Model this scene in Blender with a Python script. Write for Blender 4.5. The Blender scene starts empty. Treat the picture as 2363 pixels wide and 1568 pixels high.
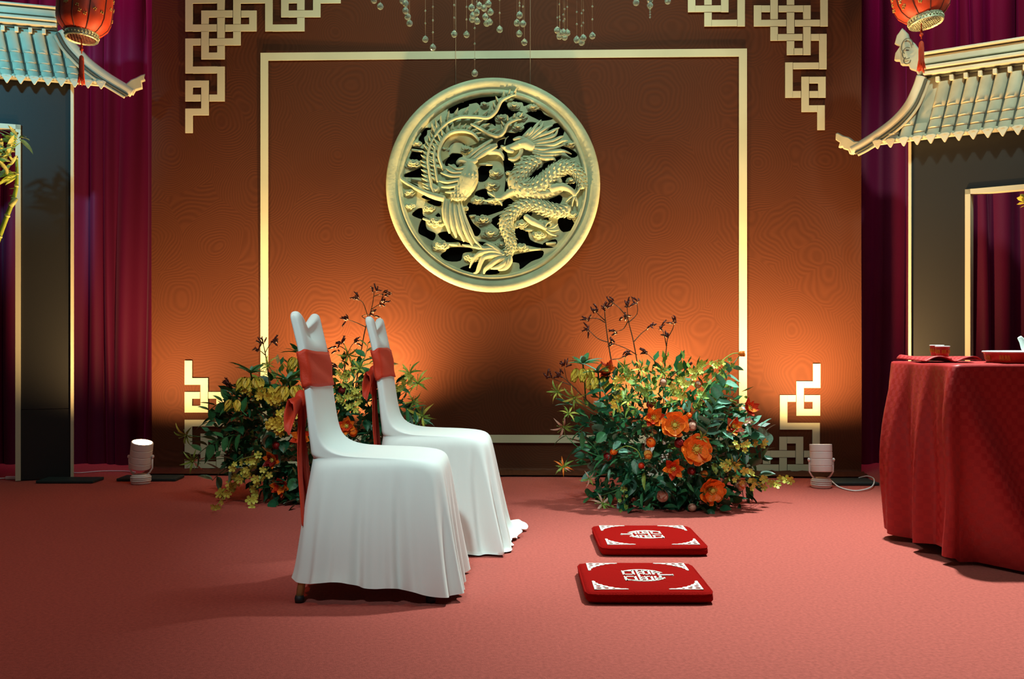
import bpy, bmesh, math, random
from mathutils import Vector, Matrix, noise
random.seed(7)
PI = math.pi
scene = bpy.context.scene

# ------------------------------------------------------------------ camera
F, CX, CY, H = 2250.0, 1181.5, 784.0, 0.84          # focal length and centre in photo pixels, eye height
cam_d = bpy.data.cameras.new('camera'); cam = bpy.data.objects.new('camera', cam_d)
scene.collection.objects.link(cam)
cam.location = (0, 0, H); cam.rotation_euler = (PI/2, 0, 0)
cam_d.sensor_width = 36; cam_d.lens = F/2363*36; cam_d.clip_start = .05
scene.camera = cam

# ------------------------------------------------------------------ light
scene.view_settings.view_transform = 'Standard'
scene.view_settings.look = 'None'
scene.view_settings.gamma = 1
scene.view_settings.use_curve_mapping = False
scene.view_settings.exposure = 0.0
w = bpy.data.worlds.new('hall'); scene.world = w; w.use_nodes = True
w.node_tree.nodes['Background'].inputs[0].default_value = (.55, .72, .70, 1)
w.node_tree.nodes['Background'].inputs[1].default_value = 0.05

def spot(name, loc, tgt, power, col, ang, blend=.6, size=.12):
    d = bpy.data.lights.new(name, 'SPOT'); o = bpy.data.objects.new(name, d)
    scene.collection.objects.link(o)
    d.energy = power; d.color = col; d.spot_size = math.radians(ang); d.spot_blend = blend; d.shadow_soft_size = size
    o.location = loc
    o.rotation_euler = (Vector(tgt)-Vector(loc)).to_track_quat('-Z', 'Y').to_euler()
    return o
def area(name, loc, tgt, power, col, sx, sy):
    d = bpy.data.lights.new(name, 'AREA'); o = bpy.data.objects.new(name, d)
    scene.collection.objects.link(o)
    d.energy = power; d.color = col; d.shape = 'RECTANGLE'; d.size = sx; d.size_y = sy
    o.location = loc
    o.rotation_euler = (Vector(tgt)-Vector(loc)).to_track_quat('-Z', 'Y').to_euler()
    return o
COOL = (.74, 1.0, .92)
spot('stage_spot', (1.65, 4.95, 4.7), (1.45, 3.55, 0), 2000, (.84, 1.0, .94), 56, 1.0, .10)
spot('backdrop_spot', (.1, 3.3, 4.7), (.0, 6.1, 2.25), 270, (.72, 1.0, .74), 62, .7, .12)
spot('chair_spot', (-1.0, -.6, 4.3), (-.38, 3.7, .55), 700, (.74, 1.0, 1.0), 21, .9, .15)
spot('flower_fill', (.9, .9, 4.6), (.80, 5.0, .52), 420, (.95, 1.0, .88), 15, .9, .12)  # added front light to brighten the right-hand flowers
spot('flower_fill', (-.9, 1.2, 4.6), (-1.15, 5.1, .50), 230, (.95, 1.0, .88), 16, .9, .12)  # dimmer light added to lift the left-hand flowers
spot('amber_fill', (-2.2, 2.4, 4.6), (-1.7, 3.6, 0), 130, (1.0, .22, .10), 62, 1.0, .2)  # added coloured fill that reddens the carpet on the left, no known fixture
area('overhead_fill', (.45, 3.5, 4.7), (.45, 3.5, 0), 46, COOL, 1.8, 1.0)  # soft fill added from above, not a fixture of the hall
spot('curtain_wash', (-2.9, 5.9, 4.7), (-2.75, 6.5, 3.5), 260, (.95, .03, .45), 62, 1.0, .1)
spot('curtain_wash', (2.9, 5.9, 4.7), (2.85, 6.5, 3.5), 220, (.95, .03, .45), 62, 1.0, .1)
spot('roof_spot', (-3.7, 2.6, 3.1), (-3.2, 5.75, 2.35), 620, (.22, .78, 1.0), 30, 1.0, .1)
spot('roof_spot', (2.2, 2.6, 4.4), (2.6, 5.5, 2.3), 430, (.78, 1.0, .82), 26, .9, .1)

# ------------------------------------------------------------------ helpers
def ray(px, py): return Vector(((px-CX)/F, 1.0, -(py-CY)/F))
def at(px, py, Y):                                    # the point seen at a pixel, Y metres away
    r = ray(px, py); return Vector((r.x*Y, Y, H+r.z*Y))
def on_floor(px, py, z=0.0): return at(px, py, (z-H)*-F/(py-CY))

class MB:
    def __init__(s): s.v = []; s.f = []
    def add(s, vs, fs):
        b = len(s.v); s.v += [tuple(v) for v in vs]; s.f += [tuple(i+b for i in f) for f in fs]
    def box(s, c, d, M=None):
        vs = []
        for i in (-.5, .5):
            for j in (-.5, .5):
                for k in (-.5, .5):
                    p = Vector((i*d[0], j*d[1], k*d[2]))
                    if M: p = M @ p
                    vs.append(p+Vector(c))
        s.add(vs, [(0,1,3,2),(4,6,7,5),(0,4,5,1),(2,3,7,6),(0,2,6,4),(1,5,7,3)])
    def tube(s, pts, rad, n=8, flat=1.0, up=None, cap=True):
        pts = [Vector(p) for p in pts]; m = len(pts)
        if not hasattr(rad, '__len__'): rad = [rad]*m
        ref = Vector(up) if up else Vector((.31, .17, .93))
        rings = []
        for i in range(m):
            t = (pts[min(i+1, m-1)]-pts[max(i-1, 0)])
            if t.length < 1e-9: t = Vector((0,0,1))
            t.normalize()
            a = ref - t*ref.dot(t)
            if a.length < 1e-4: a = Vector((1,0,0)) - t*t.x
            a.normalize(); b = t.cross(a)
            if not up: ref = a
            rings.append([pts[i]+a*math.cos(2*PI*k/n)*rad[i]*flat+b*math.sin(2*PI*k/n)*rad[i] for k in range(n)])
        vs = [p for r in rings for p in r]; fs = []
        for i in range(m-1):
            for k in range(n):
                fs.append((i*n+k, i*n+(k+1)%n, (i+1)*n+(k+1)%n, (i+1)*n+k))
        if cap: fs.append(tuple(range(n-1, -1, -1))); fs.append(tuple((m-1)*n+k for k in range(n)))
        s.add(vs, fs)
    def lathe(s, prof, n=32, M=None, c=(0,0,0), a0=0, a1=2*PI):
        full = abs(a1-a0-2*PI) < 1e-6
        cols = n if full else n+1; vs = []
        for (r, z) in prof:
            for k in range(cols):
                a = a0+(a1-a0)*k/n
                p = Vector((r*math.cos(a), r*math.sin(a), z))
                if M: p = M @ p
                vs.append(p+Vector(c))
        fs = []
        for i in range(len(prof)-1):
            for k in range(n if full else n):
                k2 = (k+1) % cols if full else k+1
                fs.append((i*cols+k, i*cols+k2, (i+1)*cols+k2, (i+1)*cols+k))
        s.add(vs, fs)
    def grid(s, fn, nu, nv, wrap=False):
        vs = [fn(i/nu, j/nv) for j in range(nv+1) for i in range(nu if wrap else nu+1)]
        c = nu if wrap else nu+1; fs = []
        for j in range(nv):
            for i in range(nu):
                i2 = (i+1) % c if wrap else i+1
                fs.append((j*c+i, j*c+i2, (j+1)*c+i2, (j+1)*c+i))
        s.add(vs, fs)
    def ball(s, c, r, nu=8, nv=6, M=None):
        c = Vector(c)
        if not hasattr(r, '__len__'): r = (r, r, r)
        def fn(u, v):
            a = u*2*PI; b = (v-.5)*PI*.998
            p = Vector((r[0]*math.cos(a)*math.cos(b), r[1]*math.sin(a)*math.cos(b), r[2]*math.sin(b)))
            return c+(M @ p if M else p)
        s.grid(fn, nu, nv, True)
    def mesh(s, name, smooth=True):
        me = bpy.data.meshes.new(name); me.from_pydata(s.v, [], s.f); me.validate()
        bm = bmesh.new(); bm.from_mesh(me); bmesh.ops.recalc_face_normals(bm, faces=bm.faces); bm.to_mesh(me); bm.free()
        if smooth: me.polygons.foreach_set('use_smooth', [True]*len(me.polygons))
        me.update(); return me
    def build(s, name, mat, parent=None, smooth=True, **kw): return link(name, s.mesh(name, smooth), mat, parent, **kw)

def link(name, me, mat, parent=None, M=None, mats=None):
    o = bpy.data.objects.new(name, me); scene.collection.objects.link(o)
    if me is not None and mat is not None and not me.materials: me.materials.append(mat)
    if parent: o.parent = parent
    if M is not None: o.matrix_local = M
    return o
def sharp(o, ang=40):                                  # smooth faces, crisp edges
    me = o.data
    bm = bmesh.new(); bm.from_mesh(me)
    for e in bm.edges:
        if len(e.link_faces) == 2 and e.calc_face_angle(0) > math.radians(ang): e.smooth = False
    bm.to_mesh(me); bm.free(); return o
def bevel(o, w, seg=2):
    m = o.modifiers.new('bevel', 'BEVEL'); m.width = w; m.segments = seg; m.limit_method = 'ANGLE'; return o
def thing(name, label, cat, loc=(0,0,0), rotz=0, group=None):
    o = bpy.data.objects.new(name, None); scene.collection.objects.link(o)
    o.location = loc; o.rotation_euler = (0, 0, rotz); o.empty_display_size = .1
    return tag(o, label, cat, group)
def tag(o, label, cat, group=None):
    o['label'] = label; o['category'] = cat
    if group: o['group'] = group
    return o
def struct(o): o['kind'] = 'structure'; return o
def stuff(o): o['kind'] = 'stuff'; return o
def copy_tree(o, parent=None):
    c = o.copy(); scene.collection.objects.link(c)
    if parent: c.parent = parent
    for ch in o.children: copy_tree(ch, c)
    return c
def fill(loops, depth, bev=0.0):                       # flat outline(s) with holes, given thickness along +z
    cu = bpy.data.curves.new('outline', 'CURVE'); cu.dimensions = '2D'; cu.fill_mode = 'BOTH'
    for lp in loops:
        sp = cu.splines.new('POLY'); sp.points.add(len(lp)-1)
        for p, q in zip(sp.points, lp): p.co = (q[0], q[1], 0, 1)
        sp.use_cyclic_u = True
    cu.extrude = depth/2-bev; cu.bevel_depth = bev; cu.bevel_resolution = 1; cu.offset = -bev
    o = bpy.data.objects.new('outline', cu); scene.collection.objects.link(o)
    dg = bpy.context.evaluated_depsgraph_get(); dg.update()
    me = bpy.data.meshes.new_from_object(o.evaluated_get(dg))
    bpy.data.objects.remove(o); bpy.data.curves.remove(cu)
    me.materials.clear()
    return me
def smooth_path(pts, k=4):                             # Catmull-Rom
    P = [Vector(p) for p in pts]; out = []
    for i in range(len(P)-1):
        a, b, c, d = P[max(i-1,0)], P[i], P[i+1], P[min(i+2,len(P)-1)]
        for j in range(k):
            t = j/k
            out.append(.5*((2*b)+(c-a)*t+(2*a-5*b+4*c-d)*t*t+(3*b-a-3*c+d)*t**3))
    out.append(P[-1]); return out
def lerp(a, b, t): return a+(b-a)*t
def interp(tab, x):
    if x <= tab[0][0]: return tab[0][1]
    for (a, b), (c, d) in zip(tab, tab[1:]):
        if x <= c:
            t = (x-a)/(c-a); t = t*t*(3-2*t) if False else t
            return b+(d-b)*t
    return tab[-1][1]

# ------------------------------------------------------------------ materials
MATS = {}
def mat(name, col, rough=.6, metal=0, spec=.5, bump=0, bscale=60, var=0, vscale=8, sheen=0, trans=0, emit=None, estr=0, stretch=None, sub=0, coat=0, alpha=None):
    m = bpy.data.materials.new(name); m.use_nodes = True; nt = m.node_tree; b = nt.nodes['Principled BSDF']
    I = b.inputs
    I['Base Color'].default_value = (*col, 1); I['Roughness'].default_value = rough; I['Metallic'].default_value = metal
    I['Specular IOR Level'].default_value = spec
    if sheen: I['Sheen Weight'].default_value = sheen; I['Sheen Roughness'].default_value = .4; I['Sheen Tint'].default_value = (*[min(1, c*1.5+.2) for c in col], 1)
    if trans: I['Transmission Weight'].default_value = trans
    if coat: I['Coat Weight'].default_value = coat
    if emit: I['Emission Color'].default_value = (*emit, 1); I['Emission Strength'].default_value = estr
    tc = nt.nodes.new('ShaderNodeTexCoord'); src = tc.outputs['Object']
    if stretch:
        mp = nt.nodes.new('ShaderNodeMapping'); mp.inputs['Scale'].default_value = stretch
        nt.links.new(src, mp.inputs[0]); src = mp.outputs[0]
    if var:
        n = nt.nodes.new('ShaderNodeTexNoise'); n.inputs['Scale'].default_value = vscale; n.inputs['Detail'].default_value = 4
        nt.links.new(src, n.inputs['Vector'])
        r = nt.nodes.new('ShaderNodeMapRange'); r.inputs[1].default_value = .3; r.inputs[2].default_value = .7
        r.inputs[3].default_value = 1-var; r.inputs[4].default_value = 1+var
        nt.links.new(n.outputs[0], r.inputs[0])
        mx = nt.nodes.new('ShaderNodeVectorMath'); mx.operation = 'SCALE'; mx.inputs[0].default_value = col
        nt.links.new(r.outputs[0], mx.inputs['Scale']); nt.links.new(mx.outputs[0], I['Base Color'])
    if bump:
        n = nt.nodes.new('ShaderNodeTexNoise'); n.inputs['Scale'].default_value = bscale; n.inputs['Detail'].default_value = 3
        nt.links.new(src, n.inputs['Vector'])
        bp = nt.nodes.new('ShaderNodeBump'); bp.inputs['Strength'].default_value = bump; bp.inputs['Distance'].default_value = .004
        nt.links.new(n.outputs[0], bp.inputs['Height']); nt.links.new(bp.outputs[0], I['Normal'])
    MATS[name] = m; return m

carpet = mat('red_carpet', (.44, .100, .080), .95, spec=.10, bump=.8, bscale=260, var=.16, vscale=90, sheen=.15)
wallm = mat('dark_wall', (.03, .02, .022), .9)
white_cloth = mat('white_cloth', (.80, .84, .81), .75, spec=.25, bump=.55, bscale=9, sheen=.15, stretch=(1.6, 1.6, .45))
sash_m = mat('red_sash', (.60, .040, .013), .6, spec=.3, bump=.25, bscale=150, sheen=.2)
gold_metal = mat('brass_tube', (.52, .40, .15), .4, metal=.5)
rubber = mat('black_rubber', (.012, .012, .012), .6)
gold_print = mat('gold_print', (.60, .61, .44), .55, spec=.3, var=.10, vscale=2.2)
stone = mat('carved_sandstone', (.46, .53, .37), .8, spec=.25, bump=.45, bscale=45, var=.13, vscale=9)
stone_lo = mat('carved_sandstone_ground', (.45, .42, .22), .85, spec=.2, bump=.5, bscale=45, var=.2, vscale=9)
void = mat('black_felt', (.004, .004, .004), .95, spec=.05)
roof_m = mat('roof_tile_print', (.44, .44, .33), .7, spec=.25, var=.14, vscale=10)
roof_hi = mat('roof_pale_print', (.62, .60, .46), .7, spec=.25, var=.08, vscale=9)
roof_dk = mat('roof_groove_print', (.10, .11, .09), .8, spec=.2)
panel_m = mat('charcoal_panel', (.021, .022, .023), .5, spec=.3, bump=.1, bscale=220)
trim_m = mat('pale_trim', (.60, .58, .42), .6)
curtain_m = mat('wine_velvet', (.10, .0045, .034), .6, spec=.2, bump=.2, bscale=120, sheen=.3)
cushion_m = mat('red_plush', (.27, .004, .003), .95, spec=.04, bump=.6, bscale=230)
silver_thread = mat('ivory_embroidery', (.80, .80, .70), .45, spec=.5, bump=.5, bscale=180)
lamp_white = mat('white_enamel', (.78, .78, .76), .4)
lamp_dark = mat('grey_groove', (.2, .2, .2), .6)
cable_m = mat('white_cable', (.75, .76, .74), .5)
bulb = mat('lamp_glow', (1, .8, .55), .4, emit=(1, .60, .32), estr=30)
steel_teal = mat('teal_steel_plate', (.022, .05, .052), .55, metal=.3, spec=.4)
lantern_red = mat('lantern_red_silk', (.50, .045, .012), .55, sheen=.2, var=.25, vscale=14)
lantern_rib = mat('lantern_dark_rib', (.10, .012, .008), .5)
filigree = mat('lantern_filigree', (.55, .60, .42), .4, metal=.55, bump=.7, bscale=130, var=.35, vscale=90)
filigree_dk = mat('lantern_lattice', (.16, .05, .04), .6, var=.5, vscale=60)
tassel_m = mat('orange_red_tassel', (.55, .05, .012), .6, stretch=(40, 40, 2), bump=.8, bscale=8)
glass = mat('clear_crystal', (.72, .95, .88), .03, spec=.9, trans=.80, var=0)
MATS['clear_crystal'].node_tree.nodes['Principled BSDF'].inputs['IOR'].default_value = 1.55
thread_m = mat('thin_thread', (.35, .38, .34), .5)
china = mat('white_china', (.72, .78, .76), .25, spec=.6)
tray_red = mat('red_lacquer', (.42, .03, .012), .4, var=.2, vscale=60)
tray_gold = mat('gold_lacquer', (.62, .40, .03), .4)
wood_dark = mat('table_wood', (.12, .07, .04), .6)

# tablecloth: damask of pale and deep red blocks
tablecloth_m = mat('red_damask', (.33, .014, .016), .5, spec=.4, bump=.15, bscale=90)
nt = tablecloth_m.node_tree
ck = nt.nodes.new('ShaderNodeTexChecker'); ck.inputs['Scale'].default_value = 40
ck.inputs[1].default_value = (.38, .013, .015, 1); ck.inputs[2].default_value = (.43, .022, .022, 1)
uvn = nt.nodes.new('ShaderNodeUVMap')
nt.links.new(uvn.outputs[0], ck.inputs[0]); nt.links.new(ck.outputs[0], nt.nodes['Principled BSDF'].inputs['Base Color'])
mr = nt.nodes.new('ShaderNodeMapRange'); mr.inputs[3].default_value = .62; mr.inputs[4].default_value = .42
nt.links.new(ck.outputs['Fac'], mr.inputs[0]); nt.links.new(mr.outputs[0], nt.nodes['Principled BSDF'].inputs['Roughness'])

# backdrop fabric: dark russet with a faint print of fish-scale wave rings
fabric = mat('russet_backdrop', (.105, .033, .018), .65, spec=.12)
nt = fabric.node_tree; bs = nt.nodes['Principled BSDF']
tc = nt.nodes.new('ShaderNodeTexCoord')
mp = nt.nodes.new('ShaderNodeMapping'); mp.inputs['Scale'].default_value = (1, 0, 1); nt.links.new(tc.outputs['Object'], mp.inputs[0])
vo = nt.nodes.new('ShaderNodeTexVoronoi'); vo.inputs['Scale'].default_value = 2.3; vo.inputs['Randomness'].default_value = .8
nt.links.new(mp.outputs[0], vo.inputs['Vector'])
no = nt.nodes.new('ShaderNodeTexNoise'); no.inputs['Scale'].default_value = 2.2; nt.links.new(mp.outputs[0], no.inputs['Vector'])
m1 = nt.nodes.new('ShaderNodeMath'); m1.operation = 'MULTIPLY_ADD'; m1.inputs[1].default_value = 190
m0 = nt.nodes.new('ShaderNodeMath'); m0.operation = 'MULTIPLY'; m0.inputs[1].default_value = 110
nt.links.new(no.outputs[0], m0.inputs[0]); nt.links.new(vo.outputs['Distance'], m1.inputs[0]); nt.links.new(m0.outputs[0], m1.inputs[2])
sn = nt.nodes.new('ShaderNodeMath'); sn.operation = 'SINE'; nt.links.new(m1.outputs[0], sn.inputs[0])
mr = nt.nodes.new('ShaderNodeMapRange'); mr.inputs[1].default_value = -1; mr.inputs[3].default_value = .92; mr.inputs[4].default_value = 1.08
nt.links.new(sn.outputs[0], mr.inputs[0])
sc = nt.nodes.new('ShaderNodeVectorMath'); sc.operation = 'SCALE'; sc.inputs[0].default_value = (.086, .0265, .0125)
nt.links.new(mr.outputs[0], sc.inputs['Scale']); nt.links.new(sc.outputs[0], bs.inputs['Base Color'])
bp = nt.nodes.new('ShaderNodeBump'); bp.inputs['Strength'].default_value = .05; bp.inputs['Distance'].default_value = .006
nt.links.new(sn.outputs[0], bp.inputs['Height']); nt.links.new(bp.outputs[0], bs.inputs['Normal'])

def leafmat(n, c, rough=.45): return mat(n, c, rough, spec=.35, var=.25, vscale=12)
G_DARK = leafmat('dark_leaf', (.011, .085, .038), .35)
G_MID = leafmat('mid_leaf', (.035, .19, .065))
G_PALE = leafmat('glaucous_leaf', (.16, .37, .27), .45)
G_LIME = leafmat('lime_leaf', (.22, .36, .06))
Y_PETAL = leafmat('yellow_petal', (.74, .58, .07)); Y_GREEN = leafmat('yellow_green_petal', (.58, .60, .10))
O_PETAL = leafmat('orange_petal', (.85, .19, .015)); R_PETAL = leafmat('vermilion_petal', (.62, .045, .010))
D_PETAL = leafmat('dark_red_petal', (.20, .010, .010), .4); P_PETAL = leafmat('pale_pink_petal', (.62, .36, .26))
AMBER = leafmat('amber_petal', (.68, .30, .05)); MAROON = leafmat('maroon_claw', (.085, .014, .012)); BARK = leafmat('brown_stem', (.09, .05, .025))
BAMBOO = leafmat('bamboo_green', (.34, .46, .05)); BAMBOO_LEAF = leafmat('bamboo_leaf', (.52, .58, .20))

# ------------------------------------------------------------------ the room
b = MB(); b.grid(lambda u, v: (lerp(-7, 7, u), lerp(-3, 7.4, v), 0), 28, 20)
struct(b.build('floor', carpet, smooth=False))
b = MB(); b.box((0, 7.3, 2.5), (14, .1, 5)); struct(b.build('wall_back', wallm, smooth=False))

def curtain(x0, x1, y, label, seed):
    rnd = random.Random(seed); knots = []; x = x0
    while x < x1:
        knots.append(x); x += rnd.uniform(.085, .19)
    knots.append(x1); amp = [rnd.uniform(.035, .085) for _ in knots]
    n = len(knots)-1
    def fn(u, v):
        t = u*n; i = min(int(t), n-1); f = t-i
        x = lerp(knots[i], knots[i+1], f); z = v*4.4
        a = lerp(amp[i], amp[i+1], f)*(1+.25*math.sin(z*1.3+i))
        return (x+.02*math.sin(z*.9+i*2.1), y-a*math.sin(PI*f)**.8*(1 if i % 1 == 0 else -1)+.02*math.sin(x*3+z), z)
    m = MB(); m.grid(fn, n*10, 22)
    o = m.build('stage_curtain', curtain_m)
    tag(o, label, 'curtain'); return o
curtain(-6.2, -2.05, 6.62, 'wine red pleated velvet curtain behind the cyan-lit tiled gate with bamboo', 3)
curtain(2.0, 6.2, 6.62, 'wine red pleated velvet curtain behind the tiled gate beside the tea table', 5)

# ------------------------------------------------------------------ backdrop
YB, KB = 6.12, 0.03
TH = -math.atan(KB)
BD = thing('printed_backdrop', 'russet fabric backdrop printed with gold frame and knot corners behind the medallion', 'backdrop', (0, YB, 0), TH)
BDM = Matrix.Translation((0, YB, 0)) @ Matrix.Rotation(TH, 4, 'Z'); BDI = BDM.inverted()
def plane_hit(px, py, M, n=0.0):                       # ray with the plane y = -n of frame M, in that frame's coordinates
    I = M.inverted(); o = I @ Vector((0, 0, H)); d = (I.to_3x3() @ ray(px, py))
    t = (-n-o.y)/d.y; return o+d*t
def bd(px, py): q = plane_hit(px, py, BDM); return (q.x, q.z)
uL, uR = bd(350, 600)[0], bd(1988, 600)[0]
def bfn(u, v):
    x = lerp(uL, uR, u); s = v*3.75-.17                # arc length up the cloth; the hem spills on to the carpet
    wob = .004*math.sin(x*9)+.003*math.sin(x*23+1)
    if s < 0: return (x, s*1.0+wob*.8, .012+abs(.02*math.sin(x*31+s*60))*(1+s/.17))
    if s < .1: return (x, wob*(1-s/.1), s+.008)
    return (x, .004*math.sin(x*2+s*2), s+.006)
m = MB(); m.grid(bfn, 120, 150); m.build('cloth', fabric, BD)

def strip(mb, u0, z0, u1, z1, n=.006):                 # a flat printed bar on the cloth
    mb.box(((u0+u1)/2, -n, (z0+z1)/2), (abs(u1-u0), .004, abs(z1-z0)))
fo = (bd(602, 600)[0], bd(1723, 600)[0], bd(1165, 1022)[1], bd(1165, 118)[1]); wf = .049
for nm, q in (('left', (fo[0], fo[2], fo[0]+wf, fo[3])), ('right', (fo[1]-wf, fo[2], fo[1], fo[3])),
              ('top', (fo[0]+wf, fo[3]-wf, fo[1]-wf, fo[3])), ('bottom', (fo[0]+wf, fo[2], fo[1]-wf, fo[2]+wf))):
    m = MB(); strip(m, *q, n=.008); m.build('frame_bar', gold_print, BD, smooth=False)

LOOP = [(0,0),(2,0),(2,4),(1,4),(1,1),(4,1),(4,2),(0,2),(0,0)]
ARM = [(0,9.5),(0,8),(1,8),(1,6),(0,6),(0,7),(2,7),(2,5),(0,5),(0,3),(3,3),(3,0),(5,0),(5,2),(7,2),(7,0),(6,0),(6,1),(8,1),(8,0),(9.5,0)]
UNDER = {'V': [(2,1),(3,2),(1,2),(2,3),(7,1)], 'H': [(3,1),(2,2),(1,3),(1,7)]}
def knot(x0, y0, dx, dy, drift=0):
    hw = .5*17.2; hh = .5*15.4
    def tow(cx, cy): return bd(cx, cy)
    m = MB()
    def rect(ax, ay, bx, by):                          # photo-pixel rectangle on the cloth
        (u0, z0), (u1, z1) = bd(ax, ay), bd(bx, by)
        z0, z1 = max(min(z0, z1), .022), max(z0, z1)
        if z1-z0 < .004: return
        strip(m, min(u0, u1), z0, max(u0, u1), z1, n=.009)
    for path in (LOOP, ARM):
        for (a, b_), k in zip(zip(path, path[1:]), range(99)):
            closed = path is LOOP
            (c0, r0), (c1, r1) = a, b_
            if c0 == c1:                               # vertical bar
                lo, hi = sorted((r0, r1)); x = x0+c0*dx+drift*(lo+hi)/2
                cuts = [r for (c, r) in UNDER['V'] if c == c0 and lo < r < hi]
                e0 = -hh/abs(dy) if lo != 9.5 else 0; e1 = hh/abs(dy) if hi != 9.5 else 0
                edges = [lo+e0]+[q for r in cuts for q in (r-(hh+1.3)/abs(dy), r+(hh+1.3)/abs(dy))]+[hi+e1]
                for p, q in zip(edges[::2], edges[1::2]): rect(x-hw, y0+p*dy, x+hw, y0+q*dy)
            else:
                lo, hi = sorted((c0, c1)); y = y0+r0*dy
                cuts = [c for (c, r) in UNDER['H'] if r == r0 and lo < c < hi]
                e0 = hw/abs(dx); e1 = -hw/abs(dx) if hi != 9.5 else 0
                edges = [lo+e0]+[q for c in cuts for q in (c-(hw+1.3)/abs(dx), c+(hw+1.3)/abs(dx))]+[hi+e1]
                for p, q in zip(edges[::2], edges[1::2]):
                    if q > p: rect(x0+p*dx+drift*r0, y-hh, x0+q*dx+drift*r0, y+hh)
    m.build('knot_ornament', gold_print, BD, smooth=False)
knot(437.5, 1.0, 36.8, 32.3)
knot(1901.5, -11.5, -38.2, 32.9, -.9)
knot(436.0, 1136.7, 36.6, -32.0)
knot(1881, 1144.0, -37.7, -32.0, .3)

# ------------------------------------------------------------------ medallion
RM = .664
c = plane_hit(1138, 430, BDM, .03)
cw = BDM @ c
MED = thing('carved_medallion', 'round pale stone openwork medallion of dragon and phoenix hung on the backdrop', 'medallion', cw, TH)
MR = Matrix(((1,0,0,0),(0,0,-1,0),(0,1,0,0),(0,0,0,1)))   # drawing plane x,y with +z towards the viewer
SC = RM/711.0
def mp2(x, y): return ((x-793)*SC, (798-y)*SC)
def mp3(x, y, z=0.0): a = mp2(x, y); return (a[0], a[1], z)
def med(mb_or_me, name, material, parent=MED, **k):
    me = mb_or_me.mesh(name) if isinstance(mb_or_me, MB) else mb_or_me
    if parent is MED: return link(name, me, material, MED, M=MR)
    return link(name, me, material, parent)
PZ = .052                                               # front face of the pierced plate
m = MB()
m.lathe([(.842,.0),(.842,.048),(.850,.060),(.862,.066),(.874,.066),(.884,.060),(.892,.054),(.905,.060),(.93,.074),(.965,.078),(.988,.072),(1.0,.056),(1.0,.0)], 120)
m.v = [(x*RM, y*RM, z) for x, y, z in m.v]
sharp(med(m, 'ring_frame', stone), 50)
m = MB(); m.lathe([(0,.004),(.86*RM,.004)], 64); med(m, 'back_panel', void)
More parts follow.
